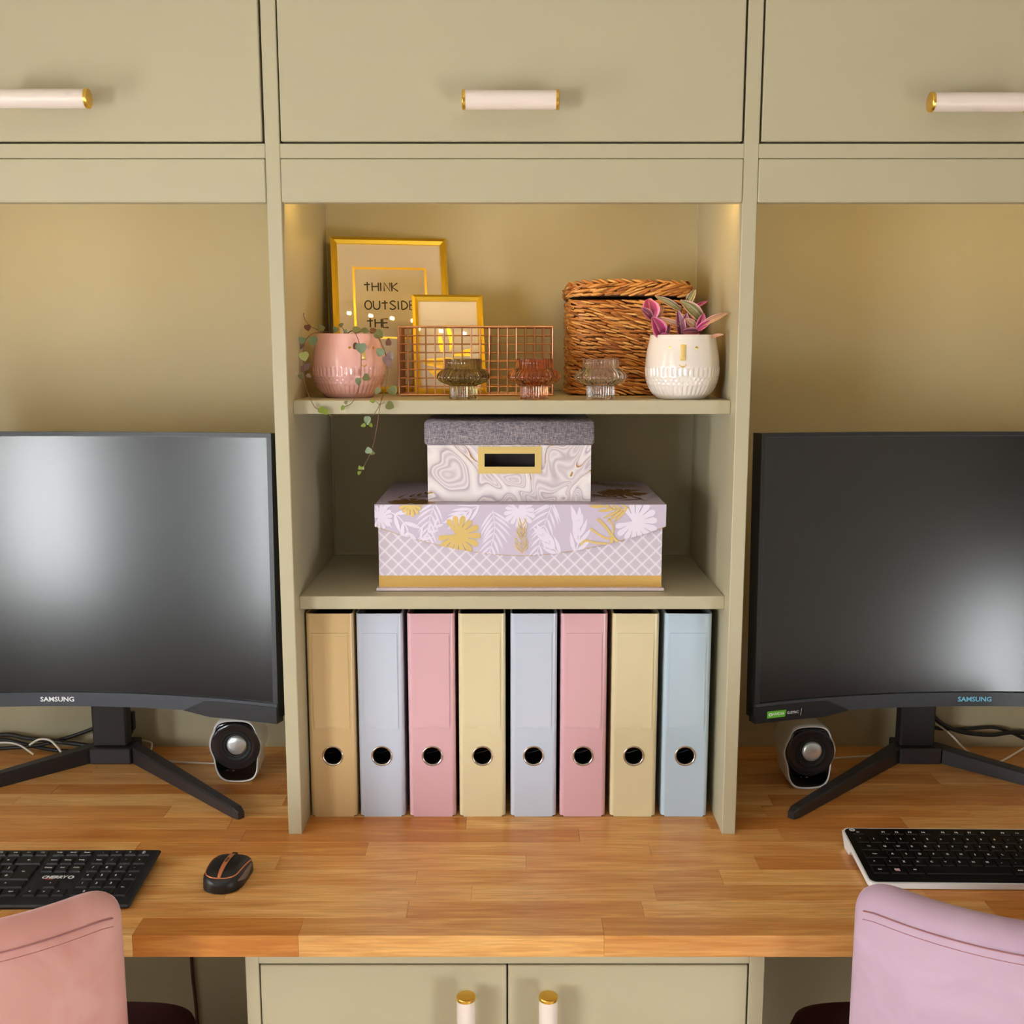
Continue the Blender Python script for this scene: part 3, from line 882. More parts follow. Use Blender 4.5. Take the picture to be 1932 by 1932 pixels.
# heart leaf: local x across, y along, z up
def heart_mesh(name, w=.5):
    o = []
    for k in range(25):
        a = 2 * PI * k / 24
        x = .5 * math.sin(a) ** 3 * 1.0; y = (13 * math.cos(a) - 5 * math.cos(2 * a) - 2 * math.cos(3 * a) - math.cos(4 * a)) / 30
        cx_, cy_ = .46 * math.sin(a), .10 - .46 * math.cos(a) * 1.0
        x, y = .45 * x + .55 * cx_, .45 * (-y + .10) + .55 * (cy_ + .02)
        o.append((x * w * 2, y))
    o = o[:-1]
    b = MB(); n = len(o)
    top = [(x, y, .10 * x * x - .18 * max(0, y - .2) ** 2) for x, y in o]; bot = [(x, y, z - .05) for x, y, z in top]
    b.add(top + bot + [(0, .12, -.035), (0, .12, -.085)], [(i, (i + 1) % n, 2 * n) for i in range(n)] + [((i + 1) % n + n, i + n, 2 * n + 1) for i in range(n)] + [(i, i + n, (i + 1) % n + n, (i + 1) % n) for i in range(n)])
    return b.mesh(name, 60)
HEART = {}
def heart(parent, p, size, m, fwd, up, w=.5):
    """heart leaf with tip along fwd, upper side towards up"""
    key = (m, w)
    if key not in HEART:
        HEART[key] = heart_mesh('heart_leaf', w); HEART[key].materials.append(MATS[m])
    y = Vector(fwd).normalized(); z = Vector(up); z = (z - y * z.dot(y)).normalized(); x = y.cross(z)
    o = link('leaf', HEART[key], parent)
    M = Matrix((x, y, z)).transposed().to_4x4(); M.translation = Vector(p)
    o.matrix_local = M @ Matrix.Scale(size, 4)
    return o

PPX, PPY = -.2470, .133
t = thing('hearts_vine_pot', 'pink face pot with trailing string-of-hearts vine on the upper shelf', 'potted plant', (PPX, PPY, S2T), group=None)
face_pot(t, 'pink_glaze', R(32))
def vine(pts, r=.0007):
    q = smooth_pts(pts, 5)
    MB().tube(q, [r * (1 - .4 * i / len(q)) for i in range(len(q))], 6).build('stem', 'vine_stem', t, smooth=60)
vine([(-0.0139, 0.002, 0.0901), (-0.0317, -0.023, 0.0977), (-0.0422, -0.035, 0.0967), (-0.0558, -0.039, 0.0867), (-0.0603, -0.043, 0.0674), (-0.0584, -0.053, 0.0406), (-0.0546, -0.067, 0.0241), (-0.0428, -0.103, 0.0088), (-0.0337, -0.106, -0.009), (-0.0203, -0.106, -0.0143), (-0.0083, -0.107, -0.0255)])
vine([(-0.0139, 0.002, 0.0917), (-0.0382, -0.013, 0.0993), (-0.0507, -0.013, 0.104), (-0.0609, -0.008, 0.1127), (-0.0671, -0.003, 0.1246)])
vine([(-0.0066, 0.007, 0.0917), (0.0107, -0.033, 0.0991), (0.02, -0.055, 0.0927), (0.025, -0.0595, 0.0805), (0.0272, -0.0605, 0.0675), (0.0267, -0.062, 0.037), (0.0248, -0.073, 0.0197), (0.0237, -0.099, 0.0057), (0.0185, -0.106, -0.0038), (0.0085, -0.106, -0.0083)])
vine([(-0.0026, 0.007, 0.0917), (0.0297, -0.023, 0.0992), (0.05, -0.048, 0.0912), (0.0582, -0.054, 0.0767), (0.0637, -0.057, 0.0599), (0.0646, -0.063, 0.0293), (0.0632, -0.093, 0.0099), (0.0585, -0.107, -0.006), (0.0492, -0.107, -0.021), (0.0415, -0.107, -0.0271)])
vine([(0.05, -0.048, 0.0912), (0.0591, -0.055, 0.0744), (0.0654, -0.06, 0.0484), (0.064, -0.073, 0.0197), (0.0615, -0.105, 0.0029), (0.0577, -0.108, -0.0164), (0.0533, -0.107, -0.0422), (0.048, -0.105, -0.0636), (0.0399, -0.104, -0.0835), (0.0287, -0.103, -0.102)])
vine([(-0.0066, 0.007, 0.0917), (-0.0017, -0.033, 0.1006), (-0.0078, -0.033, 0.1083)])
vine([(-0.0546, -0.067, 0.0241), (-0.0613, -0.067, 0.0318), (-0.0647, -0.065, 0.0348)], .0004)
vine([(0.0585, -0.107, -0.006), (0.0528, -0.109, -0.0006), (0.0478, -0.111, -0.0013)], .0004)
vine([(0.0585, -0.107, -0.006), (0.0666, -0.111, -0.0013)], .0004)
F = Vector((0, -1, .25))
HL = [(-0.0601, -0.045, 0.0866, 13, 'leaf_mint', (-.3, 0, -1)), (-0.0434, -0.055, 0.0866, 17, 'leaf_mint', (.2, 0, -1)), (-0.0646, -0.039, 0.079, 13, 'leaf_mauve', (-.2, 0, -1)),
      (-0.0701, -0.041, 0.0651, 14, 'leaf_olive', (-.6, 0, -.8)), (-0.0584, -0.049, 0.0644, 17, 'leaf_lime', (.2, -.1, -1)), (-0.0547, -0.051, 0.0459, 14, 'leaf_mauve', (.5, 0, .6)),
      (-0.0587, -0.047, 0.0428, 12, 'leaf_mauve', (-.5, 0, .7)), (-0.0523, -0.053, 0.0344, 10, 'leaf_mauve', (.6, 0, -.4)), (-0.0613, -0.059, 0.0315, 9, 'leaf_olive', (-.8, 0, .6)), (-0.059, -0.011, 0.1056, 12, 'leaf_brown', (.2, 0, -1)), (-0.0379, -0.023, 0.1023, 13, 'leaf_olive', (1, 0, .2)),
      (-0.0671, -0.003, 0.1238, 5, 'leaf_brown', (0, 0, 1)), (-0.0127, -0.033, 0.1022, 11, 'leaf_mint', (-.4, 0, -1)), (-0.0063, -0.033, 0.1068, 10, 'leaf_olive', (.8, 0, .5)), (0.0026, -0.041, 0.099, 9, 'leaf_olive', (.2, 0, -1)),
      (0.0169, -0.043, 0.1005, 16, 'leaf_olive', (1, 0, .12)), (0.0311, -0.033, 0.0991, 14, 'leaf_olive', (-.9, 0, .2)), (0.0405, -0.033, 0.0991, 14, 'leaf_brown', (1, 0, .1)), (0.0497, -0.045, 0.0951, 17, 'leaf_olive', (.8, 0, -.6)),
      (0.028, -0.065, 0.0767, 19, 'leaf_mint', (0, 0, -1)), (0.0216, -0.063, 0.0774, 12, 'leaf_brown', (-.7, 0, -.7)), (0.0234, -0.067, 0.0279, 14, 'leaf_mint', (0, 0, -1)), (0.0332, -0.065, 0.0325, 13, 'leaf_olive', (.9, 0, -.5)),
      (0.0073, -0.108, -0.0089, 10, 'leaf_young', (-.5, 0, -.8)), (0.0105, -0.108, -0.0029, 8, 'leaf_olive', (.7, 0, .7)), (-0.0252, -0.108, -0.0119, 12, 'leaf_young', (.9, 0, -.6)), (-0.0192, -0.108, -0.0149, 11, 'leaf_young', (.8, 0, -.7)),
      (0.067, -0.056, 0.0805, 14, 'leaf_brown', (0, 0, 1)), (0.0557, -0.06, 0.0698, 15, 'leaf_mint', (-.3, 0, -1)), (0.0689, -0.061, 0.0645, 16, 'leaf_mauve', (.5, 0, -1)), (0.0655, -0.06, 0.0584, 17, 'leaf_mauve', (0, 0, -1)), (0.068, -0.062, 0.0546, 14, 'leaf_mauve', (-.1, 0, -1)),
      (0.073, -0.078, 0.0153, 17, 'leaf_olive', (.6, 0, -.9)), (0.0532, -0.073, 0.0144, 14, 'leaf_olive', (-.6, 0, -.8)), (0.0501, -0.111, -0.0005, 9, 'leaf_young', (-1, 0, .1)), (0.0718, -0.111, -0.0057, 15, 'leaf_olive', (1, 0, -.5)),
      (0.0412, -0.11, -0.0253, 16, 'leaf_mint', (0, 0, -1)), (0.0365, -0.11, -0.0344, 9, 'leaf_young', (-1, 0, -.3)), (0.0455, -0.11, -0.0336, 8, 'leaf_young', (.5, 0, -.9)),
      (0.042, -0.107, -0.0725, 12, 'leaf_mint', (-.2, 0, 1)), (0.0458, -0.107, -0.0741, 9, 'leaf_olive', (.9, 0, -.2)), (0.0283, -0.105, -0.0972, 8, 'leaf_young', (-.2, 0, 1)), (0.0274, -0.105, -0.1026, 8, 'leaf_young', (-.3, 0, -1)), (0.0321, -0.105, -0.0972, 6, 'leaf_young', (.5, 0, 1))]
NARROW = {16: 1}
for hx_, hy_, hz_, s, m_, d in HL:
    heart(t, (hx_, hy_, hz_), s * .00083 * 1.12, m_, Vector(d), F + Vector((random.uniform(-.25, .25), 0, random.uniform(-.2, .3))), .5 if s not in (16, 14, 9, 8, 10) else .36)

# white pot with tradescantia
WPX, WPY = .2505, .0885
t = thing('tradescantia_pot', 'off-white face pot with pink striped leaves at the right end of the shelf', 'potted plant', (WPX, WPY, S2T))
face_pot(t, 'white_glaze', R(-8), .0925)
def blade(base, tip, w, m_, fold=.35, bend=.10, face=(0, -1, .35)):
    B = Vector(base); Tt = Vector(tip); d = Tt - B; L = d.length; y = d.normalized()
    z = Vector(face); z = (z - y * z.dot(y)).normalized(); x = y.cross(z)
    b = MB(); uv = []; n = 12; v = []; f = []
    cols = (-1, -.5, 0, .5, 1)
    for side in (0, 1):
        for k in range(n + 1):
            s_ = k / n; wd = w * .5 * (math.sin(PI * min(1, .10 + .90 * s_)) ** .7) * (1 - .18 * s_) + .0003
            if k == n: wd = .0003
            c = B + y * (L * s_) - z * (bend * L * math.sin(PI * s_) * -1) * .6
            for q in cols:
                v.append(c + x * (q * wd) + z * (abs(q) * wd * fold * 1.6) - z * (.0005 * side)); uv.append((.5 + q * .5, s_))
    nc = len(cols); off = (n + 1) * nc
    for k in range(n):
        for i in range(nc - 1):
            a = k * nc + i
            f.append((a, a + 1, a + nc + 1, a + nc)); f.append((off + a, off + a + nc, off + a + nc + 1, off + a + 1))
        for i in (0, nc - 1):
            a = k * nc + i; f.append((a, a + nc, off + a + nc, off + a))
    b.add(v, f); b.uv = uv
    b.build('leaf', m_, t, smooth=50)
def pstem(pts, r=.0018):
    q = smooth_pts(pts, 5); MB().tube(q, r, 8).build('stem', 'plant_stem', t, smooth=60)
pstem([(-0.0301, -0.0035, 0.082), (-0.0396, -0.0135, 0.1018), (-0.048, -0.0165, 0.1168)])
pstem([(-0.0013, 0.0015, 0.082), (-0.003, -0.0005, 0.1058), (-0.0043, -0.0005, 0.1279), (0.0004, 0.0015, 0.1363)])
pstem([(0.0219, -0.0085, 0.082), (0.0199, -0.0125, 0.1003), (0.0225, -0.0125, 0.1169)])
pm = .00079
for base, tip, w_, m_ in [((-0.0482, -0.0185, 0.1145), (-0.0537, -0.0085, 0.1443), 28, 'trad_magenta'), ((-0.049, -0.0185, 0.1168), (-0.0651, -0.0225, 0.131), 13, 'trad_purple'), ((-0.0502, -0.0085, 0.1246), (-0.0493, 0.0015, 0.1462), 14, 'trad_green'),
        ((-0.0347, -0.0185, 0.0911), (-0.0491, -0.0305, 0.118), 25, 'trad_magenta'), ((-0.0399, -0.0135, 0.1162), (-0.0311, -0.0085, 0.1345), 9, 'trad_tan'), ((-0.0081, -0.0185, 0.1062), (-0.0462, -0.0265, 0.1166), 8, 'trad_tan'),
        ((-0.0048, -0.0035, 0.1278), (-0.0436, -0.0135, 0.1478), 11, 'trad_green'), ((-0.0039, -0.0135, 0.0911), (-0.011, -0.0185, 0.1281), 16, 'trad_purple'), ((-0.0011, -0.0135, 0.1033), (0.0015, -0.0225, 0.1242), 11, 'trad_purple'), ((0.0239, -0.0135, 0.1146), (-0.0095, -0.0265, 0.1413), 21, 'trad_green'),
        ((0.0051, 0.0015, 0.1371), (0.0165, -0.0005, 0.1583), 12, 'trad_green'), ((0.0106, -0.0035, 0.1293), (0.033, -0.0105, 0.1412), 6, 'trad_magenta'), ((0.0197, -0.0185, 0.0987), (0.0256, -0.0245, 0.1234), 14, 'trad_magenta'),
        ((0.0174, -0.0225, 0.1001), (0.0366, -0.0325, 0.1135), 10, 'trad_magenta'), ((0.0241, -0.0265, 0.1076), (0.0563, -0.0385, 0.123), 10, 'trad_tan'), ((0.0202, -0.0205, 0.0964), (-0.0079, -0.0285, 0.0963), 12, 'trad_purple'), ((0.0149, -0.0185, 0.1032), (-0.0014, -0.0225, 0.1159), 12, 'trad_tan'),
        ((0.035, -0.0285, 0.0888), (0.051, -0.0435, 0.0931), 5, 'trad_tan'), ((-0.0351, -0.0165, 0.0881), (-0.0246, -0.0285, 0.0933), 10, 'trad_magenta'), ((-0.0266, -0.0105, 0.0912), (-0.0205, -0.0085, 0.1079), 8, 'trad_purple'), ((0.0153, -0.0085, 0.0973), (0.0093, -0.0035, 0.1202), 10, 'trad_purple')]:
    blade(base, tip, w_ * pm * 1.25, m_)

# ------------------------------------------------------------------ ribbed glass tealight holders
def holder(label, glass, x, y):
    t = thing('tealight_holder', label, 'candle holder', (x, y, S2T + .0003), group='ribbed glass tealight holders')
    pr = [(.0, .0), (.0190, .0), (.0203, .0008), (.0203, .0165), (.0206, .0195), (.026, .0215), (.0335, .0245), (.0375, .0285), (.0385, .0325), (.0370, .0370), (.0325, .0408), (.0285, .0432), (.0268, .0450), (.0266, .0565), (.0260, .0580)]
    pi = [(.0243, .0580), (.0240, .0460), (.0255, .0430), (.0300, .0390), (.0340, .0350), (.0350, .0320), (.0335, .0290), (.0290, .0262), (.0225, .0245), (.0190, .0225), (.0170, .0205), (.0, .0195)]
    # refine the outside so that flutes read
    out = [(p.x, p.y) for p in smooth_pts([(a, b_, 0) for a, b_ in pr], 3)]
    no = len(out)
    def rf(i, a, r, z):
        if i < 4 or i >= no - 2: return 0
        amp = .0021 if .0205 < z < .0435 else .0009
        return amp * (abs(math.sin(a * 17)) - .75)
    MB().lathe(out + pi, 272, rf).build('glass', glass, t, smooth=70)
    return t
holder('olive green ribbed glass tealight holder, left of three', 'glass_olive', -.0712, .078)
holder('amber ribbed glass tealight holder between the olive and clear ones', 'glass_amber', .0325, .078)
holder('clear ribbed glass tealight holder in front of the woven basket', 'glass_clear', .1298, .078)

# ------------------------------------------------------------------ copper wire basket
KX0, KX1, KY0, KY1, KH = -.1735, .0625, .156, .232, .1055
t = thing('wire_basket', 'copper wire grid basket on the upper shelf', 'basket', ((KX0 + KX1) / 2, (KY0 + KY1) / 2, S2T))
hx, hy = (KX1 - KX0) / 2, (KY1 - KY0) / 2
def wire(a, b_, r=.0013): MB().tube([a, b_], r, 6).build('wire', 'copper_wire', t, smooth=60)
z0 = .0022
for z in (z0, KH):
    q = [(-hx, -hy, z), (hx, -hy, z), (hx, hy, z), (-hx, hy, z)]
    MB().tube(q, .0019, 8, close=True).build('rim_rod', 'copper_wire', t, smooth=60)
NV, NH = 17, 7
for sy in (-1, 1):
    for k in range(NV + 1):
        x = -hx + 2 * hx * k / NV; wire((x, sy * hy, z0), (x, sy * hy, KH), .0018 if k in (0, NV) else .0012)
    for k in range(1, NH + 1):
        z = z0 + (KH - z0) * k / (NH + 1); wire((-hx, sy * (hy - .0018), z), (hx, sy * (hy - .0018), z), .0012)
for sx in (-1, 1):
    for k in range(1, 6):
        y = -hy + 2 * hy * k / 6; wire((sx * hx, y, z0), (sx * hx, y, KH), .0012)
    for k in range(1, NH + 1):
        z = z0 + (KH - z0) * k / (NH + 1); wire((sx * (hx - .0018), -hy, z), (sx * (hx - .0018), hy, z), .0012)
for k in range(1, 6):
    y = -hy + 2 * hy * k / 6; wire((-hx, y, z0), (hx, y, z0), .0012)

# ------------------------------------------------------------------ picture frames
def picture(name, label, w, h, fw, loc, lean, yaw, d=.012):
    t = thing(name, label, 'picture frame', loc, (R(-lean), 0, R(yaw)))
    fr = MB()
    o = [(-w / 2, 0), (w / 2, 0), (w / 2, h), (-w / 2, h)]; i = [(-w / 2 + fw, fw), (w / 2 - fw, fw), (w / 2 - fw, h - fw), (-w / 2 + fw, h - fw)]
    m_ = [((a[0] + b_[0]) / 2, (a[1] + b_[1]) / 2) for a, b_ in zip(o, i)]
    names = ('frame_bar',) * 4
    for k in range(4):
        k2 = (k + 1) % 4
        b = MB()
        v = [(o[k][0], d, o[k][1]), (o[k2][0], d, o[k2][1]), (o[k][0], .002, o[k][1]), (o[k2][0], .002, o[k2][1]), (m_[k][0], 0, m_[k][1]), (m_[k2][0], 0, m_[k2][1]),
             (i[k][0], .0035, i[k][1]), (i[k2][0], .0035, i[k2][1]), (i[k][0], d, i[k][1]), (i[k2][0], d, i[k2][1])]
        b.add(v, [(0, 1, 3, 2), (2, 3, 5, 4), (4, 5, 7, 6), (6, 7, 9, 8), (8, 9, 1, 0), (0, 2, 4, 6, 8), (1, 9, 7, 5, 3)])
        b.build('frame_bar', 'brass_frame', t)
    MB().box(-w / 2 + fw * .7, w / 2 - fw * .7, .0075, d - .001, fw * .7, h - fw * .7).build('backing_board', 'mat_board', t)
    MB().box(-w / 2 + fw * .8, w / 2 - fw * .8, .0048, .0054, fw * .8, h - fw * .8).build('glass_pane', 'frame_glass', t)
    return t
t = picture('quote_frame', 'larger gold frame with a hand-lettered quote, leaning at the back', .192, .262, .0105, (-.1905, .2560, S2T + .002), 15.0, 12)
b = MB()
sq = (-.0600, .0590, .0930, .2110)
for p in ([(sq[0], sq[3] + .003), (sq[0], sq[2])], [(sq[1], sq[3]), (sq[1], sq[2])], [(sq[0], sq[3]), (sq[1] + .001, sq[3])], [(sq[0], sq[2]), (sq[1], sq[2])]):
    v, f = ribbon(p, .0036); b.add([(a, .0072, c) for a, c in v], f)
b.build('gold_square_print', 'brass_frame', t, fix=False)
GLY = {'T': ([[(.5, 1.05), (.5, 0)], [(.12, .74), (.80, .78)]], .74), 'H': ([[(.1, 1), (.1, 0)], [(.8, 1), (.8, 0)], [(.1, .52), (.8, .55)]], .66), 'I': ([[(.2, 1), (.2, 0)]], .30),
       'N': ([[(.1, 0), (.1, 1), (.75, .02), (.75, 1)]], .66), 'K': ([[(.1, 1), (.1, 0)], [(.75, .98), (.12, .48), (.8, 0)]], .66), 'O': ([[(.45 + .38 * math.cos(2 * PI * k / 16), .5 + .5 * math.sin(2 * PI * k / 16)) for k in range(17)]], .74),
       'U': ([[(.1, 1)] + [(.45 - .35 * math.cos(PI * k / 8), .35 - .35 * math.sin(PI * k / 8)) for k in range(9)] + [(.8, 1)]], .70),
       'S': ([[(p.x, p.y) for p in smooth_pts([(.75, .88, 0), (.45, 1, 0), (.15, .78, 0), (.45, .52, 0), (.75, .26, 0), (.42, 0, 0), (.08, .14, 0)], 4)]], .66),
       'D': ([[(.1, 1), (.1, 0)], [(.1, 1)] + [(.1 + .65 * math.sin(PI * k / 10), .5 + .5 * math.cos(PI * k / 10)) for k in range(1, 10)] + [(.1, 0)]], .70), 'E': ([[(.72, 1), (.1, 1), (.1, 0), (.74, 0)], [(.1, .52), (.62, .54)]], .62),
       'B': ([[(.1, 0), (.1, 1)], [(.1, 1), (.5, .98), (.62, .78), (.48, .56), (.1, .52)], [(.1, .52), (.6, .5), (.72, .26), (.55, .02), (.1, 0)]], .66), 'X': ([[(.1, 1), (.75, 0)], [(.75, 1), (.1, 0)]], .66)}
def letter_line(b, word, x, z, size, y):
    for ch in word:
        strokes, adv = GLY[ch]
        for s_ in strokes:
            v, f = ribbon([(x + a * size, z + c * size) for a, c in s_], .0023); b.add([(p, y, q) for p, q in v], f)
        x += (adv + .20) * size
b = MB()
for wd, x, z in (('THINK', -.0455, .1720), ('OUTSIDE', -.0445, .1410), ('THE', -.0430, .1105)): letter_line(b, wd, x, z, .0146, .0071)
b.build('quote_lettering', 'print_black', t, fix=False)
t = picture('motif_frame', 'small gold frame with gold foil print, standing in the wire basket', .112, .166, .0092, (-.0945, .1720, S2T + .0042), 22, 8)
b = MB()
for pts in ([(-.004, .118), (.003, .110), (.008, .096), (.006, .080), (.000, .070), (.001, .090), (-.002, .104)], [(-.016, .104), (-.010, .092), (-.008, .074), (-.013, .068), (-.017, .086)],
            [(-.044, .058), (-.006, .062), (.040, .058), (.036, .046), (.0, .040), (-.040, .050)], [(-.040, .047), (.0, .036), (.034, .042), (.020, .028), (-.026, .030)], [(.004, .064), (.034, .064), (.038, .078), (.022, .074)]):
    b.add([(a, .0071, c) for a, c in pts], [tuple(range(len(pts)))])
b.build('gold_foil_motif', 'brass_frame', t, fix=False)

# ------------------------------------------------------------------ woven basket with lid
WBX, WBY = .1840, .262
t = thing('woven_basket', 'brown woven seagrass basket with a lid behind the white pot', 'basket', (WBX, WBY, S2T + .001))
bw, bd, br = .0955, .0830, .026
def rrect(s_, hw_, hd_, r):
    """point and normal on a rounded rectangle by arc length"""
    segs = [(2 * (hw_ - r)), PI / 2 * r, 2 * (hd_ - r), PI / 2 * r] * 2
    tot = sum(segs); s_ = s_ % tot
    cs = [(-hw_ + r, -hd_), None, (hw_, -hd_ + r), None, (hw_ - r, hd_), None, (-hw_, hd_ - r), None]
    dirs = [(1, 0), None, (0, 1), None, (-1, 0), None, (0, -1), None]
    cc = [None, (hw_ - r, -hd_ + r, -PI / 2), None, (hw_ - r, hd_ - r, 0), None, (-hw_ + r, hd_ - r, PI / 2), None, (-hw_ + r, -hd_ + r, PI)]
    for k, L in enumerate(segs):
        if s_ <= L:
            if dirs[k]:
                d = dirs[k]; return (cs[k][0] + d[0] * s_, cs[k][1] + d[1] * s_), d, (d[1], -d[0])
            a = cc[k][2] + s_ / r; return (cc[k][0] + r * math.cos(a), cc[k][1] + r * math.sin(a)), (-math.sin(a), math.cos(a)), (math.cos(a), math.sin(a))
        s_ -= L
    return rrect(0, hw_, hd_, r)
def per(hw_, hd_, r): return 4 * (hw_ + hd_ - 2 * r) + 2 * PI * r
def strand(b, c, tx, up, nx, L, h, th):
    """one twisted strand: a tapered lens"""
    n = 5; v = []; f = []
    for k in range(n + 1):
        s_ = k / n; e = math.sin(PI * (.08 + .84 * s_)) ** .65
        for q in range(6):
            a = 2 * PI * q / 6
            v.append(c + tx * ((s_ - .5) * L) + up * (math.cos(a) * h * e / 2) + nx * (math.sin(a) * th * e / 2 + th * .15 * e))
    for k in range(n):
        for q in range(6): f.append((k * 6 + q, k * 6 + (q + 1) % 6, (k + 1) * 6 + (q + 1) % 6, (k + 1) * 6 + q))
    f.append(tuple(range(6))); f.append(tuple(n * 6 + q for q in range(6)))
    b.add(v, f)
def weave(b, z0, z1, rowh, hw_, hd_, r, tilt, rnd, inset=0.0, dome=0.0):
    P = per(hw_, hd_, r); rows = int(round((z1 - z0) / rowh))
    for j in range(rows):
        z = z0 + (z1 - z0) * (j + .5) / rows; n = int(P / .0125)
        for k in range(n):
            (x, y), d, nr = rrect((k + (.5 if j % 2 else 0) + rnd.uniform(-.12, .12)) * P / n, hw_, hd_, r)
            tx = Vector((d[0], d[1], 0)); nx = Vector((nr[0], nr[1], 0)); up = Vector((0, 0, 1))
            a = R(tilt) + rnd.uniform(-.14, .14)
            t2 = tx * math.cos(a) + up * math.sin(a); u2 = up * math.cos(a) - tx * math.sin(a)
            zz = z + rnd.uniform(-.0007, .0007) + dome * (1 - (x / hw_) ** 2)
            strand(b, Vector((x, y, zz)) + nx * rnd.uniform(-.0016, .0014), t2, u2, nx, .0215 * rnd.uniform(.8, 1.25), rowh * .84 * rnd.uniform(.8, 1.2), .0066)
rn = random.Random(4)
b = MB(); weave(b, .001, .146, .0062, bw - .003, bd - .003, br, -13, rn); o = b.build('weave', 'seagrass', t, smooth=50, kind='stuff')
c = MB(); n = 64; P = per(bw - .005, bd - .005, br); ring = [rrect(k * P / n, bw - .005, bd - .005, br)[0] for k in range(n)]
c.prism(ring, 0, .1465, 'xy'); c.build('basket_wall', 'basket_core', t)
b = MB(); weave(b, .1495, .168, .0065, bw - .0005, bd - .0005, br, 14, rn, dome=.004); weave(b, .167, .172, .006, bw - .0035, bd - .0035, br, -20, rn, dome=.005)
b.build('lid_weave', 'seagrass', t, smooth=50, kind='stuff')
c = MB(); ring = [rrect(k * P / n, bw - .004, bd - .004, br)[0] for k in range(n)]
v = [(x, y, .152) for x, y in ring] + [(x, y, .170 + .004 * (1 - (x / bw) ** 2)) for x, y in ring] + [(0, 0, .177)]
c.add(v, [tuple(reversed(range(n)))] + [(k, (k + 1) % n, n + (k + 1) % n, n + k) for k in range(n)] + [(n + k, n + (k + 1) % n, 2 * n) for k in range(n)])
c.build('lid', 'basket_core', t)

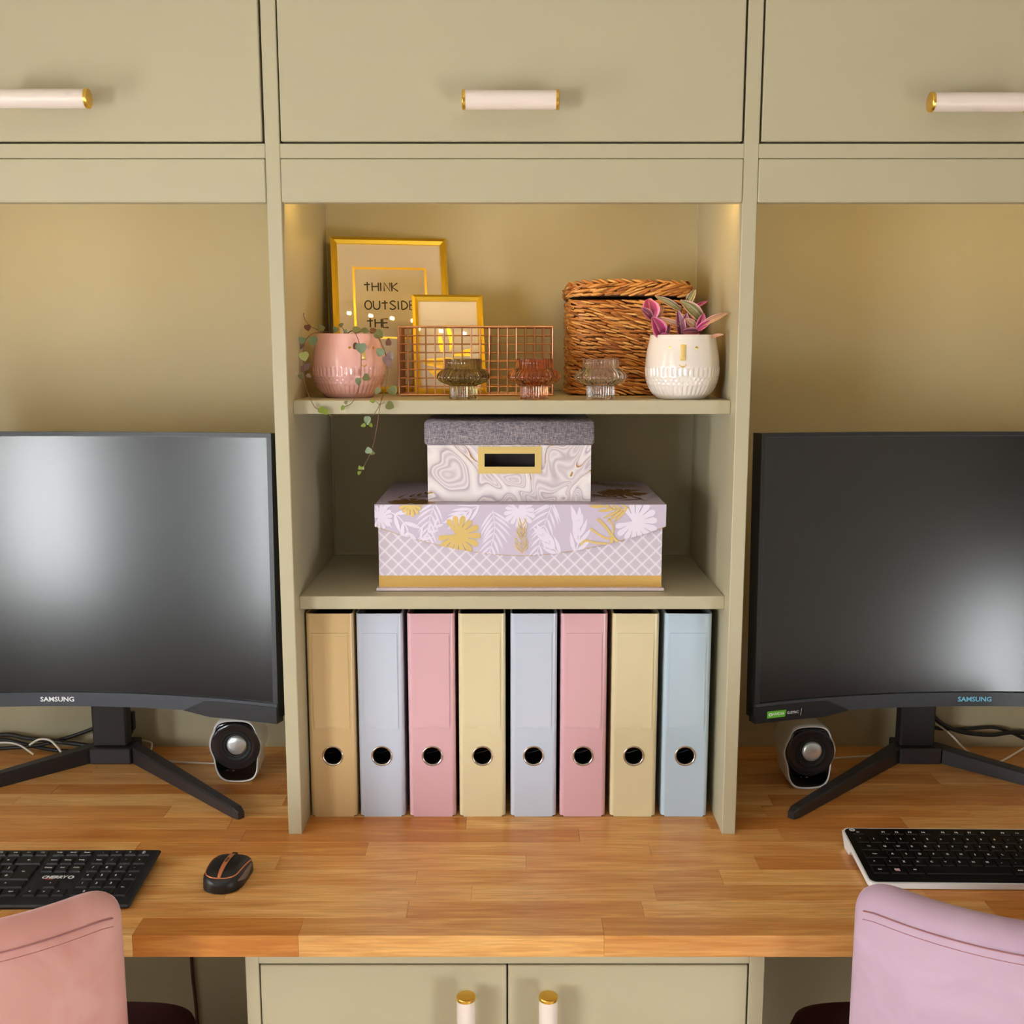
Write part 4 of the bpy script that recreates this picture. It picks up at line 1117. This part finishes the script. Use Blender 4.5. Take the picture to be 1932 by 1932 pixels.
# ------------------------------------------------------------------ curved monitors
def monitor(label, cx, logo_col, sticker):
    t = thing('curved_monitor', label, 'monitor', (cx, .09, DT), group='curved monitors on V stands')
    TM = math.asin(.353); ZC = .3828
    M = T(0, 0, ZC, R(-2.5))
    def pt(s_, off, z):      # off: towards the viewer
        a = s_ * TM; return Vector((math.sin(a) * (1 - off), -1 + (1 - off) * math.cos(a), z))
    def strip(b, s0, s1, z0f, z1f, o0, o1, n=32):
        """curved bar between two arc positions; z limits may be functions of s"""
        f0 = z0f if callable(z0f) else (lambda q: z0f); f1 = z1f if callable(z1f) else (lambda q: z1f)
        v = []; f = []
        for k in range(n + 1):
            q = s0 + (s1 - s0) * k / n
            v += [pt(q, o1, f0(q)), pt(q, o1, f1(q)), pt(q, o0, f1(q)), pt(q, o0, f0(q))]
        for k in range(n):
            a = 4 * k
            for i in range(4): f.append((a + i, a + (i + 1) % 4, a + 4 + (i + 1) % 4, a + 4 + i))
        f.append((3, 2, 1, 0)); f.append((4 * n, 4 * n + 1, 4 * n + 2, 4 * n + 3))
        return b.add(v, f, M)
    B, TT = -.2105, .2105
    strip(MB(), -1, 1, B, TT, -.020, -.0012, 40).build('housing', 'bezel_plastic', t, smooth=30)
    strip(MB(), -.976, .976, -.1885, .2035, -.002, .0, 48).build('screen', 'screen_glass', t, smooth=30, label='switched-off matt black screen')
    b = MB(); strip(b, -1, 1, .2050, TT, -.0012, .0018, 40); strip(b, -1, -.980, -.190, .2050, -.0012, .0018, 2); strip(b, .980, 1, -.190, .2050, -.0012, .0018, 2)
    b.build('bezel', 'black_plastic', t, smooth=30)
    b = MB(); strip(b, -.9798, .9798, .2036, .2049, -.0012, .0008, 40); strip(b, -.9798, -.9768, -.188, .2036, -.0012, .0008, 2); strip(b, .9768, .9798, -.188, .2036, -.0012, .0008, 2)
    b.build('inner_lip', 'chin_plastic', t, smooth=30)
    strip(MB(), -1, 1, B, -.1890, -.0012, .0040, 40).build('chin', 'chin_plastic', t, smooth=30)
    for sg in (-1, 1):
        def lo(q): return max(-.2180, B - (abs(q) - .56) / .12 * .0075) if abs(q) > .56 else B
        def hi(q): return min(-.1935, B + (abs(q) - .56) / .10 * .017)
        b = MB(); a0, a1 = (.56, 1.0) if sg > 0 else (-1.0, -.56)
        strip(b, a0, a1, lo, hi, -.012, .0058, 14); b.build('corner_cover', 'bezel_plastic', t, smooth=20)
    # back shell
    b = MB(); v = []
    for y, w_, h in ((.004, .30, .185), (.040, .24, .15), (.052, .20, .12)):
        v += [(-w_, y, -h), (w_, y, -h), (w_, y, h), (-w_, y, h)]
    f = [(8, 9, 10, 11), (3, 2, 1, 0)]
    for k in (0, 4):
        for i in range(4): f.append((k + i, k + (i + 1) % 4, k + 4 + (i + 1) % 4, k + 4 + i))
    b.add(v, f, M); b.build('back_shell', 'black_plastic', t)
    # lettering on the chin
    v, f = text_geo('SAMSUNG', .0102, .00022, 1.12)
    b = MB(); b.add([(x, -.00445 + .0, y - .1998) for x, y, z in v], f, M); b.build('brand_lettering', logo_col, t, fix=False)
    if sticker:
        def put(v, f, name, mname, s_, off, zc):
            a = s_ * TM; b = MB()
            vv = []
            for x, y, z in v:
                aa = a + x; vv.append(pt(aa / TM, off, zc + y))
            b.add(vv, f, M); return b.build(name, mname, t, fix=False)
        q = .0075
        g = [(-.0150, -.0053, 0), (.0165, -.0053, 0), (.0185, .0053, 0), (-.0150, .0053, 0)]
        put(g, [(0, 1, 2, 3)], 'sticker', 'sticker_green', -.905, .0062, -.2062)
        g = [(-.0150, -.0053, 0), (.0125, -.0053, 0), (.0145, .0053, 0), (-.0130, .0053, 0)]
        put(g, [(0, 1, 2, 3)], 'sticker', 'sticker_black', -.822, .0062, -.2062)
        g = [(.0118, -.0053, 0), (.0125, -.0053, 0), (.0145, .0053, 0), (.0138, .0053, 0)]
        put(g, [(0, 1, 2, 3)], 'sticker_edge', 'print_white', -.822, .0064, -.2062)
        v, f = text_geo('NVIDIA', .0060, .0001); put([(x + .004, y, z) for x, y, z in v], f, 'sticker_lettering', 'print_white', -.905, .0064, -.2062)
        eye = [(.0035 * math.cos(2 * PI * k / 16), .0024 * math.sin(2 * PI * k / 16), 0) for k in range(16)] + [(.0015 * math.cos(2 * PI * k / 16), .0011 * math.sin(2 * PI * k / 16), 0) for k in range(16)]
        put([(x - .0095, y, 0) for x, y, z in eye], [(k, (k + 1) % 16, 16 + (k + 1) % 16, 16 + k) for k in range(16)], 'sticker_mark', 'print_white', -.905, .0064, -.2062)
        v, f = text_geo('G-SYNC', .0055, .0001); put([(x - .001, y, z) for x, y, z in v], f, 'sticker_lettering', 'print_white', -.822, .0064, -.2062)
    # stand
    b = MB(); b.cbox(-.0335, .0265, .188, .216, .028, .44, .003); b.build('neck', 'black_plastic', t)
    MB().cbox(-.045, .045, .045, .19, .36, .44, .004).build('pivot_block', 'black_plastic', t)
    b = MB(); b.cbox(-.036, .036, .176, .236, .0004, .0285, .002); b.build('hub', 'stand_plastic', t)
    for sg in (-1, 1):
        A = Vector((sg * .030, .205, 0)); E = Vector((sg * .2815, -.037, 0)); d = (E - A).normalized(); n_ = Vector((-d.y, d.x, 0))
        v = []
        for P, w_, h, c in ((A, .0125, .0285, .003), (E - d * .012, .0085, .0165, .0025), (E, .0055, .012, .0015)):
            v += [P - n_ * w_ + Vector((0, 0, .0004)), P + n_ * w_ + Vector((0, 0, .0004)), P + n_ * w_ + Vector((0, 0, h - c)), P + n_ * (w_ - c) + Vector((0, 0, h)), P - n_ * (w_ - c) + Vector((0, 0, h)), P - n_ * w_ + Vector((0, 0, h - c))]
        f = [(5, 4, 3, 2, 1, 0), (12, 13, 14, 15, 16, 17)]
        for k in (0, 6):
            for i in range(6): f.append((k + i, k + (i + 1) % 6, k + 6 + (i + 1) % 6, k + 6 + i))
        MB().add(v, f).build('stand_leg', 'stand_plastic', t)
    return t
monitor('curved black monitor with bright window reflections on the left half of the desk', -.6985, 'print_white', False)
monitor('curved black monitor with dark screen and green corner sticker, right of the shelves', .7110, 'print_blue', True)

# ------------------------------------------------------------------ small speakers
OUT = [(900, 265), (1030, 270), (1150, 290), (1230, 325), (1290, 385), (1330, 460), (1365, 560), (1420, 670), (1455, 770), (1465, 860), (1450, 960), (1415, 1060), (1382, 1140), (1370, 1250), (1358, 1380), (1335, 1490), (1285, 1590), (1210, 1650), (1100, 1685), (900, 1700),
       (700, 1690), (590, 1660), (510, 1600), (450, 1510), (410, 1400), (390, 1280), (375, 1170), (345, 1080), (305, 970), (290, 860), (300, 760), (335, 650), (390, 540), (425, 440), (465, 370), (540, 310), (640, 280), (770, 268)]
def speaker(label, x, y, yaw):
    t = thing('desk_speaker', label, 'speaker', (x, y, DT + .0004), (0, 0, R(yaw)), 'pair of small white and black speakers')
    k = 7.49e-5; zc = .055
    o = [((a - 880) * k, (1700 - b_) * k * 1.03) for a, b_ in OUT]
    o = [(p.x, p.y) for p in smooth_pts([(a, c, 0) for a, c in o + [o[0]]], 2)][:-1]
    n = len(o)
    def ring(s_, yy, lift=0.0): return [(a * s_, yy, max(0, zc + (c - zc) * s_ + lift)) for a, c in o]
    b = MB(); rs_ = [ring(.928, -.0010), ring(.965, -.0018), ring(1.0, .001), ring(1.0, .006), ring(.99, .03), ring(.94, .06), ring(.80, .078), ring(.5, .084)]
    v = [p for r in rs_ for p in r]; f = []
    for j in range(len(rs_) - 1):
        for i in range(n): f.append((j * n + i, j * n + (i + 1) % n, (j + 1) * n + (i + 1) % n, (j + 1) * n + i))
    f.append(tuple(range((len(rs_) - 1) * n, len(rs_) * n)))
    b.add(v, f); b.build('shell', 'white_plastic', t, smooth=50)
    b = MB(); rs_ = [ring(.930, .0002), ring(.920, -.0012), ring(.88, -.0022), ring(.80, -.0026)]
    v = [p for r in rs_ for p in r] + [(0, -.0028, zc)]; f = []
    for j in range(3):
        for i in range(n): f.append((j * n + i, j * n + (i + 1) % n, (j + 1) * n + (i + 1) % n, (j + 1) * n + i))
    f += [(3 * n + i, 3 * n + (i + 1) % n, 4 * n) for i in range(n)]
    b.add(v, f); b.build('front_panel', 'piano_black', t, smooth=50)
    C = ((885 - 880) * k, 0, (1700 - 862) * k * 1.03)
    Mx = T(C[0], -.0026, C[2], R(90))
    MB().lathe([(.0398, -.001), (.0394, .0012), (.0385, .0018), (.026, .0006), (.0235, -.0002)], 64, M=Mx).build('cone_surround', 'ring_black', t, smooth=40)
    C2 = ((915 - 880) * k, 0, (1700 - 835) * k * 1.03); Mx = T(C2[0], -.0026, C2[2], R(90))
    MB().lathe([(.0262, .0006), (.0255, .0016), (.0225, .0018), (.0205, .0006), (.0188, .0012), (.0172, .0004)], 48, M=T(C[0] + .001, -.0026, C[2] + .001, R(90))).build('rubber_ring', 'rubber_black', t, smooth=50)
    MB().lathe([(.0168, .0002), (.0160, .0022), (.0125, .0040), (.007, .0050), (.0001, .0054)], 48, M=Mx).build('dome', 'speaker_dome', t, smooth=70, label='silver driver dome')
    mk = MB()
    for s_, xx in (('+', -.0145), ('on', -.0045)):
        v, f = text_geo(s_, .0045, .0); mk.add([(p[0] + C[0] + xx, -.0042, p[1] + .0235) for p in v], f)
    mk.build('control_marks', 'grey_grip', t, fix=False)
speaker('small black-faced speaker with white shell under the left monitor corner', -.4580, .1885, 1)
speaker('small black-faced speaker with white shell beside the right monitor foot', .4860, .1615, 4)

# ------------------------------------------------------------------ keyboards
U = .01905
ROWS = [
 [('Esc', 0, 1)] + [('F%d' % (i + 1), 2 + i + (.5 if i > 3 else 0) + (.5 if i > 7 else 0), 1) for i in range(12)] + [('PrtSc', 15.25, 1), ('Scroll', 16.25, 1), ('Pause', 17.25, 1)],
 [(c, i, 1) for i, c in enumerate('`1234567890-=')] + [('<-', 13, 2), ('Insert', 15.25, 1), ('Home', 16.25, 1), ('PgUp', 17.25, 1), ('Num', 18.5, 1), ('/', 19.5, 1), ('*', 20.5, 1)],
 [('Tab', 0, 1.5)] + [(c, 1.5 + i, 1) for i, c in enumerate('QWERTYUIOP[]')] + [('Delete', 15.25, 1), ('End', 16.25, 1), ('PgDn', 17.25, 1), ('7', 18.5, 1), ('8', 19.5, 1), ('9', 20.5, 1)],
 [('Caps', 0, 1.75)] + [(c, 1.75 + i, 1) for i, c in enumerate("ASDFGHJKL;'#")] + [('4', 18.5, 1), ('5', 19.5, 1), ('6', 20.5, 1)],
 [('^', 0, 1.25)] + [(c, 1.25 + i, 1) for i, c in enumerate('\\ZXCVBNM,./')] + [('^', 12.25, 2.75), ('^', 16.25, 1), ('1', 18.5, 1), ('2', 19.5, 1), ('3', 20.5, 1)],
 [('Ctrl', 0, 1.25), ('Fn', 1.25, 1.25), ('Alt', 2.5, 1.25), ('', 3.75, 6.25), ('AltGr', 10, 1.25), ('Win', 11.25, 1.25), ('=', 12.5, 1.25), ('Ctrl', 13.75, 1.25), ('<', 15.25, 1), ('v', 16.25, 1), ('>', 17.25, 1), ('0', 18.5, 2), ('.', 20.5, 1)]]
def key_set(t, M, x0, ytop, mname, kh, gap, extra, pitch_f, legend, lh=.0058):
    cache = {}; leg = MB(); Mi = M
    def key(ch, ux, uw, yc, hgt):
        w_ = uw * U - gap; kk = (round(w_, 5), round(hgt, 5))
        if kk not in cache:
            b = MB(); v = []
            for z, c in ((0, 0), (kh - .0006, .0007), (kh, .0013)):
                v += [(-w_ / 2 + c, -hgt / 2 + c, z), (w_ / 2 - c, -hgt / 2 + c, z), (w_ / 2 - c, hgt / 2 - c, z), (-w_ / 2 + c, hgt / 2 - c, z)]
            f = [(8, 9, 10, 11)]
            for q in (0, 4):
                for i in range(4): f.append((q + i, q + (i + 1) % 4, q + 4 + (i + 1) % 4, q + 4 + i))
            me = b.add(v, f).mesh('key'); me.materials.append(MATS[mname]); cache[kk] = me
        xc = x0 + (ux + uw / 2) * U
        o = link('key', cache[kk], t); o.matrix_local = M @ Matrix.Translation((xc, yc, 0))
        if ch:
            sz = lh if len(ch) < 3 else lh * .62
            v, f = text_geo(ch, sz, .00012); leg.add([(p[0] + xc - (0 if len(ch) > 2 else .0015), p[1] + yc + .001, kh + .00008) for p in v], f, M)
    for r, row in enumerate(ROWS):
        if r == 0: yc = ytop - pitch_f / 2; h = pitch_f - gap
        else: yc = ytop - pitch_f - .003 - (r - .5) * U * .985; h = U * .985 - gap
        for ch, ux, uw in row: key(ch, ux, uw, yc, h)
        for ch, rr, ux, uw, rh in extra:
            if rr == r: key(ch, ux, uw, yc - (rh - 1) * U * .985 / 2, h + (rh - 1) * U * .985)
    leg.build('key_legends', legend, t, fix=False)
EXTRA = [('<-', 2, 13.5, 1.5, 2), ('-', 1, 21.5, 1, 1), ('+', 2, 21.5, 1, 2), ('<-', 4, 21.5, 1, 2)]
EXL = [('<-', 2, 13.5, 1.5, 2), ('-', 0, 18.5, 1, 1), ('<', 0, 19.5, 1, 1), ('>', 0, 20.5, 1, 1), ('[]', 0, 21.5, 1, 1), ('+', 1, 21.5, 1, 1), ('-', 2, 21.5, 1, 1), ('+', 3, 21.5, 1, 1), ('<-', 4, 21.5, 1, 2)]
W_ = 22.5 * U + .020
t = thing('keyboard', 'flat black keyboard with white legends under the left monitor', 'keyboard', (-.4945 - W_ / 2, -.150, DT), (0, 0, R(.3)), 'desk keyboards')
tilt = R(4.5); dep = .134
M = T(0, 0, .0125, tilt)
b = MB(); b.cbox(-W_ / 2, W_ / 2, -dep / 2, dep / 2, -.0050, 0, .0022, M); b.build('case', 'keyboard_black', t)
for sx in (-1, 1): MB().cbox(sx * .19 - .012, sx * .19 + .012, .045, .058, .0004, .0125, .001).build('foot', 'rubber_black', t)
MB().box(-.2, .2, -.063, -.055, .0003, .0035).build('front_foot', 'rubber_black', t)
key_set(t, M, -W_ / 2 + .010, dep / 2 - .0055, 'key_black', .0022, .0030, EXL, .0135, 'print_white')
lx = -W_ / 2 + .010 + 16.75 * U
v, f = text_geo('CHERRY', .0088, .0004, 1.0)
b = MB(); b.add([(p[0] + lx - .003 + p[1] * .2, p[1] - .0025, .0002) for p in v], f, M)
b.build('brand_lettering', 'print_white', t, fix=False)
b = MB(); o = [(.0042 * math.cos(2 * PI * k / 20), .0038 * math.sin(2 * PI * k / 20)) for k in range(20)] + [(.0022 * math.cos(2 * PI * k / 20), .0020 * math.sin(2 * PI * k / 20)) for k in range(20)]
b.add([(a + lx + .0195, c - .0025, .0002) for a, c in o], [(k, (k + 1) % 20, 20 + (k + 1) % 20, 20 + k) for k in range(20)], M); b.build('brand_mark', 'print_white', t, fix=False)
b = MB(); b.add([(lx - .014, -.0072, .00015), (lx - .003, -.0076, .00015), (lx - .003, -.0060, .00015), (lx - .014, -.0060, .00015)], [(0, 1, 2, 3)], M); b.build('brand_underline', 'print_red', t, fix=False)

W2 = 22.5 * U + .014; dep2 = .136
t = thing('keyboard', 'glossy black keyboard in a white tray under the right monitor', 'keyboard', (.4805 + W2 / 2, -.0985, DT), (0, 0, R(-1.0)), 'desk keyboards')
tilt = R(6.0); M = T(0, 0, .0170, tilt)
def rr2(hw_, hd_, r, n=6):
    o = []
    for cx_, cy_, a0 in ((hw_ - r, -hd_ + r, -PI / 2), (hw_ - r, hd_ - r, 0), (-hw_ + r, hd_ - r, PI / 2), (-hw_ + r, -hd_ + r, PI)):
        for k in range(n + 1):
            a = a0 + PI / 2 * k / n; o.append((cx_ + r * math.cos(a), cy_ + r * math.sin(a)))
    return o
MB().prism(rr2(W2 / 2, dep2 / 2, .010), -.0085, -.0006, 'xy', M).build('tray', 'white_plastic', t, smooth=40, label='white tray edge')
MB().prism(rr2(W2 / 2 - .0022, dep2 / 2 - .0030, .009), -.0010, .0004, 'xy', M).build('deck', 'key_gloss', t, smooth=40)
for sx in (-1, 1):
    MB().prism([(.030, .0003), (.052, .0003), (.068, .0200), (.020, .0120)], sx * (W2 / 2 - .001) - .0, sx * (W2 / 2 - .012), 'yz').build('foot', 'white_plastic', t)
MB().box(-.2, .2, -.062, -.056, .0003, .0045).build('front_foot', 'rubber_black', t)
key_set(t, M, -W2 / 2 + .010, dep2 / 2 - .011, 'key_gloss', .0020, .0022, [(c, r, x - .1, w_, h) for c, r, x, w_, h in EXTRA], .0100, 'print_white', .0052)
b = MB(); n = 28
o = [(.0042 * math.cos(2 * PI * k / n), .0036 * math.sin(2 * PI * k / n)) for k in range(n)]
b.add([(a - W2 / 2 + .0135, c + dep2 / 2 - .0070, .0006) for a, c in o], [tuple(range(n))], M); b.build('brand_disc', 'print_white', t, fix=False)
v, f = text_geo('hp', .0056, .0001); b = MB(); b.add([(p[0] - W2 / 2 + .0135 + p[1] * .2, p[1] + dep2 / 2 - .0068, .0008) for p in v], f, M); b.build('brand_lettering', 'sticker_black', t, fix=False)
b = MB(); x = -W2 / 2 + .010 + 1.25 * U + .0115; y = dep2 / 2 - .011 - .010 - .003 - 4.5 * U * .985
b.add([(x - .003, y - .0025, .0022), (x + .0035, y - .003, .0022), (x + .0035, y + .003, .0022), (x - .003, y + .0025, .0022)], [(0, 1, 2, 3)], M); b.build('window_mark', 'pocket_pink', t, fix=False)

# ------------------------------------------------------------------ mouse
t = thing('computer_mouse', 'black wireless mouse with copper stripe beside the left keyboard', 'mouse', (-.3885, -.1370, DT + .0004), (0, 0, R(-4)))
t.scale = (.81, .81, .84)
ML = .096
def ms(s_, ph, off=0.0):
    """s_ 0 front (towards the wall) .. 1 palm end ; ph 0 right side .. pi left side"""
    y = ML * (.5 - s_)
    e = max(0.0, 1 - abs(2 * s_ - 1) ** (3.6 if s_ > .5 else 9)) ** .5
    w_ = (.0352 - .0020 * s_) * max(e, .001)
    h = (.0170 + .0135 * math.sin(PI * (.20 + .62 * s_)) ** 1.2) * (.42 + .58 * e)
    c, q = math.cos(ph), math.sin(ph)
    x = (w_ + off) * (abs(c) ** .55) * (1 if c > 0 else -1); z = (h + off) * (abs(q) ** .60)
    return (x, y, z + .0008)
def edge(s_):      # angle from the crown at which the copper line runs
    return .335 - .13 * s_
MB().grid(lambda u, v_: ms(.5 - .5 * math.cos(PI * v_), PI * u), 30, 36).build('body', 'mouse_black', t, smooth=60)
MB().grid(lambda u, v_: ms(.02 + .86 * v_, PI * (.5 + (2 * u - 1) * edge(.02 + .86 * v_) * (1 if v_ < .8 else math.sqrt(max(0, 1 - ((v_ - .8) / .22) ** 2)))), .0005), 18, 24).build('button_shell', 'mouse_black', t, smooth=60)
MB().grid(lambda u, v_: ms(.02 + .89 * v_, PI * (.4955 + .009 * u + .003 * (1 - v_) * (2 * u - 1)), .0014), 4, 20).build('centre_stripe', 'orange_trim', t, smooth=60, label='copper centre stripe')
for sg in (-1, 1):
    pts = [ms(.05 + .68 * k / 14, PI * (.5 + sg * edge(.05 + .68 * k / 14)), .0010) for k in range(15)] + [ms(.73 + .18 * math.sin(PI / 2 * k / 8), PI * (.5 + sg * edge(.73) * math.cos(PI / 2 * k / 8)), .0010) for k in range(1, 9)]
    MB().tube(pts, .0011, 6).build('edge_trim', 'orange_trim', t, smooth=60)
    MB().grid(lambda u, v_: ms(.22 + .60 * v_, PI * (.5 + sg * (.36 + .115 * u * math.sin(PI * (.12 + .8 * v_)))), .0006), 6, 16).build('side_grip', 'grey_grip', t, smooth=60)
MB().tube([(-.0034, ML * .43, .0205), (.0034, ML * .43, .0205)], .0072, 18).build('scroll_wheel', 'rubber_black', t, smooth=40)
b = MB()
for k in range(6):
    s0 = .36 + .030 * k
    b.add([ms(s0, PI * .498, .0019), ms(s0, PI * .502, .0019), ms(s0 + .018, PI * .502, .0019), ms(s0 + .018, PI * .498, .0019)], [(0, 1, 2, 3)])
b.build('stripe_print', 'print_black', t, fix=False)

# ------------------------------------------------------------------ chairs
def chair(label, cx, vel, group, dz=0.0):
    t = thing('upholstered_chair', label, 'chair', (cx, -.17, 0), group=group)
    RR, HA, TH = .310, R(52.5), .060
    z0, zt = .36, .852 + dz
    N, K = 60, 30
    def sec(u):
        a = abs(u); e = 1.0
        if a > .93: e = math.sqrt(max(0.0, 1 - ((a - .93) / .07) ** 2))
        top = zt
        if a > .85: top = zt - .024 * (1 - math.sqrt(max(0.0, 1 - ((a - .85) / .15) ** 2.4)))
        return e, top
    def pos(u, d, z):
        ph = u * HA; r = RR + d
        return Vector((r * math.sin(ph), .0238 - r * math.cos(ph), z))
    rows = []
    for i in range(N + 1):
        u = -1 + 2 * i / N
        u = math.copysign(1 - (1 - abs(u)) ** 1.25, u)
        e, top = sec(u); th = max(TH * e, .004)
        loop = []
        rt = th / 2
        for k in range(10): loop.append((rt, z0 + (top - rt - z0) * k / 10))
        for k in range(K - 20 + 1):
            a = PI * k / (K - 20); loop.append((rt * math.cos(a), top - rt + rt * 1.0 * math.sin(a)))
        for k in range(1, 11): loop.append((-rt, top - rt - (top - rt - z0) * k / 10))
        rows.append([pos(u, d, z) for d, z in loop])
    n = len(rows[0]); v = [p for r_ in rows for p in r_]; f = []
    for i in range(N):
        for k in range(n): f.append((i * n + k, i * n + (k + 1) % n, (i + 1) * n + (k + 1) % n, (i + 1) * n + k))
    f.append(tuple(range(n))); f.append(tuple(N * n + k for k in range(n)))
    MB().add(v, f).build('backrest', vel, t, smooth=60)
    for dz, r_, nm in ((.021, .0008, 'seam'), (.031, .0005, 'stitching')):
        pts = []
        for i in range(49):
            u = -.93 + 1.86 * i / 48; e, top = sec(u); pts.append(pos(u, TH * e / 2 + .0001, top - dz))
        MB().tube(pts, r_, 6).build(nm, 'seam_thread', t, smooth=60)
    # seat cushion
    b = MB(); sec_ = [(.90, .400), (.97, .405), (1.0, .425), (1.0, .462), (.975, .482), (.92, .4895), (.6, .493)]
    v = []; f = []; n = 48
    for s_, z in sec_:
        for k in range(n):
            a = 2 * PI * k / n; c, q = math.cos(a), math.sin(a); ex = .30
            v.append((.252 * s_ * abs(c) ** ex * (1 if c > 0 else -1), -.045 + .215 * s_ * abs(q) ** ex * (1 if q > 0 else -1), z))
    for j in range(len(sec_) - 1):
        for k in range(n): f.append((j * n + k, j * n + (k + 1) % n, (j + 1) * n + (k + 1) % n, (j + 1) * n + k))
    f.append(tuple(reversed(range(n)))); f.append(tuple((len(sec_) - 1) * n + k for k in range(n)))
    MB().add(v, f).build('seat', 'velvet_maroon', t, smooth=50, label='dark maroon seat pad')
    MB().cbox(-.20, .20, -.22, .13, .375, .402, .004).build('seat_frame', 'chair_leg_black', t)
    for sx in (-1, 1):
        for sy in (-1, 1):
            MB().tube([(sx * .185, -.045 + sy * .155, .380), (sx * .215, -.045 + sy * .185, .0005)], [.016, .010], 14).build('leg', 'chair_leg_black', t, smooth=40)
    return t
chair('rose pink velvet chair tucked in front of the left desk', -.7090, 'velvet_rose', 'velvet desk chairs')
chair('lilac pink velvet chair tucked in front of the right desk', .6540, 'velvet_blush', 'velvet desk chairs', .009)

# ------------------------------------------------------------------ cables
def cable(name, label, pts, r, m_, k=6):
    o = MB().tube(smooth_pts(pts, k), r, 8).build(name, m_, smooth=60)
    o['label'] = label; o['category'] = 'cable'
    return o
cable('speaker_cable', 'white speaker cable running from the left speaker towards the left stand', [(-.493, .262, .757), (-.520, .266, .7525), (-.569, .271, .7525), (-.619, .280, .7525), (-.643, .300, .7525), (-.646, .318, .754), (-.648, .332, .763), (-.661, .338, .766), (-.678, .338, .768), (-.685, .333, .778), (-.684, .330, .790)], .0017, 'white_cable')
t = thing('cable_plug', 'black plug on a white cable hanging beside the left monitor neck', 'plug', (-.682, .330, .790))
MB().cbox(-.0065, .0065, -.005, .005, 0, .034, .0015).build('plug_body', 'black_plastic', t)
MB().tube([(0, 0, 0), (0, 0, -.006)], .0028, 10).build('strain_relief', 'black_plastic', t, smooth=40)
cable('power_cable', 'thick black cable behind the left monitor, running to the left edge', [(-1.05, .335, .756), (-.919, .333, .779), (-.872, .333, .773), (-.811, .325, .769), (-.745, .315, .765)], .0042, 'black_cable')
cable('power_cable', 'black cable rising behind the left monitor neck', [(-.735, .335, .800), (-.757, .333, .789), (-.805, .333, .772), (-.861, .328, .760), (-.960, .324, .7545)], .0034, 'black_cable')
cable('power_cable', 'black cable crossing under the other cables behind the left monitor', [(-.980, .338, .7545), (-.922, .338, .768), (-.863, .333, .758), (-.802, .318, .7548), (-.720, .322, .7548)], .0036, 'black_cable')
cable('white_lead', 'short white lead draped over the black cables at the left', [(-.860, .315, .767), (-.841, .312, .7785), (-.820, .308, .7785), (-.804, .303, .766), (-.790, .296, .7525), (-.770, .290, .7525)], .0019, 'white_cable')
cable('white_lead', 'white lead lying along the black cables at the left photo edge', [(-1.0, .318, .7525), (-.92, .316, .7700), (-.88, .312, .7690), (-.85, .306, .7530)], .0017, 'white_cable')
cable('speaker_cable', 'white speaker cable running from the right speaker up to the right stand', [(.521, .236, .757), (.560, .285, .7525), (.604, .296, .7525), (.639, .304, .7525), (.672, .318, .762), (.713, .336, .783), (.732, .341, .796), (.760, .342, .815)], .0017, 'white_cable')
cable('power_cable', 'thick black cable behind the right monitor neck, sagging to the right', [(.755, .335, .815), (.773, .334, .799), (.807, .333, .785), (.860, .333, .779), (.919, .333, .783), (1.05, .335, .756)], .0040, 'black_cable')
cable('power_cable', 'thinner black cable twisted with the thick one at the right', [(.757, .343, .790), (.776, .342, .787), (.824, .343, .787), (.870, .341, .790), (.905, .340, .779), (.93, .338, .768), (.98, .336, .7545)], .0032, 'black_cable')
cable('white_lead', 'white lead dropping behind the right monitor leg', [(.760, .341, .800), (.778, .336, .788), (.791, .326, .777), (.803, .312, .763), (.815, .300, .7525)], .0019, 'white_cable')
cable('white_lead', 'white lead rising at the right photo edge beside the right leg', [(.850, .272, .7525), (.880, .297, .7525), (.918, .325, .757), (.96, .336, .775)], .0019, 'white_cable')
cable('wall_cable', 'brown cable hanging down the wall below the worktop at the left', [(-.603, .347, .715), (-.602, .346, .50), (-.601, .346, .345), (-.600, .346, .291), (-.597, .346, .236), (-.590, .346, .01)], .0032, 'brown_cable')
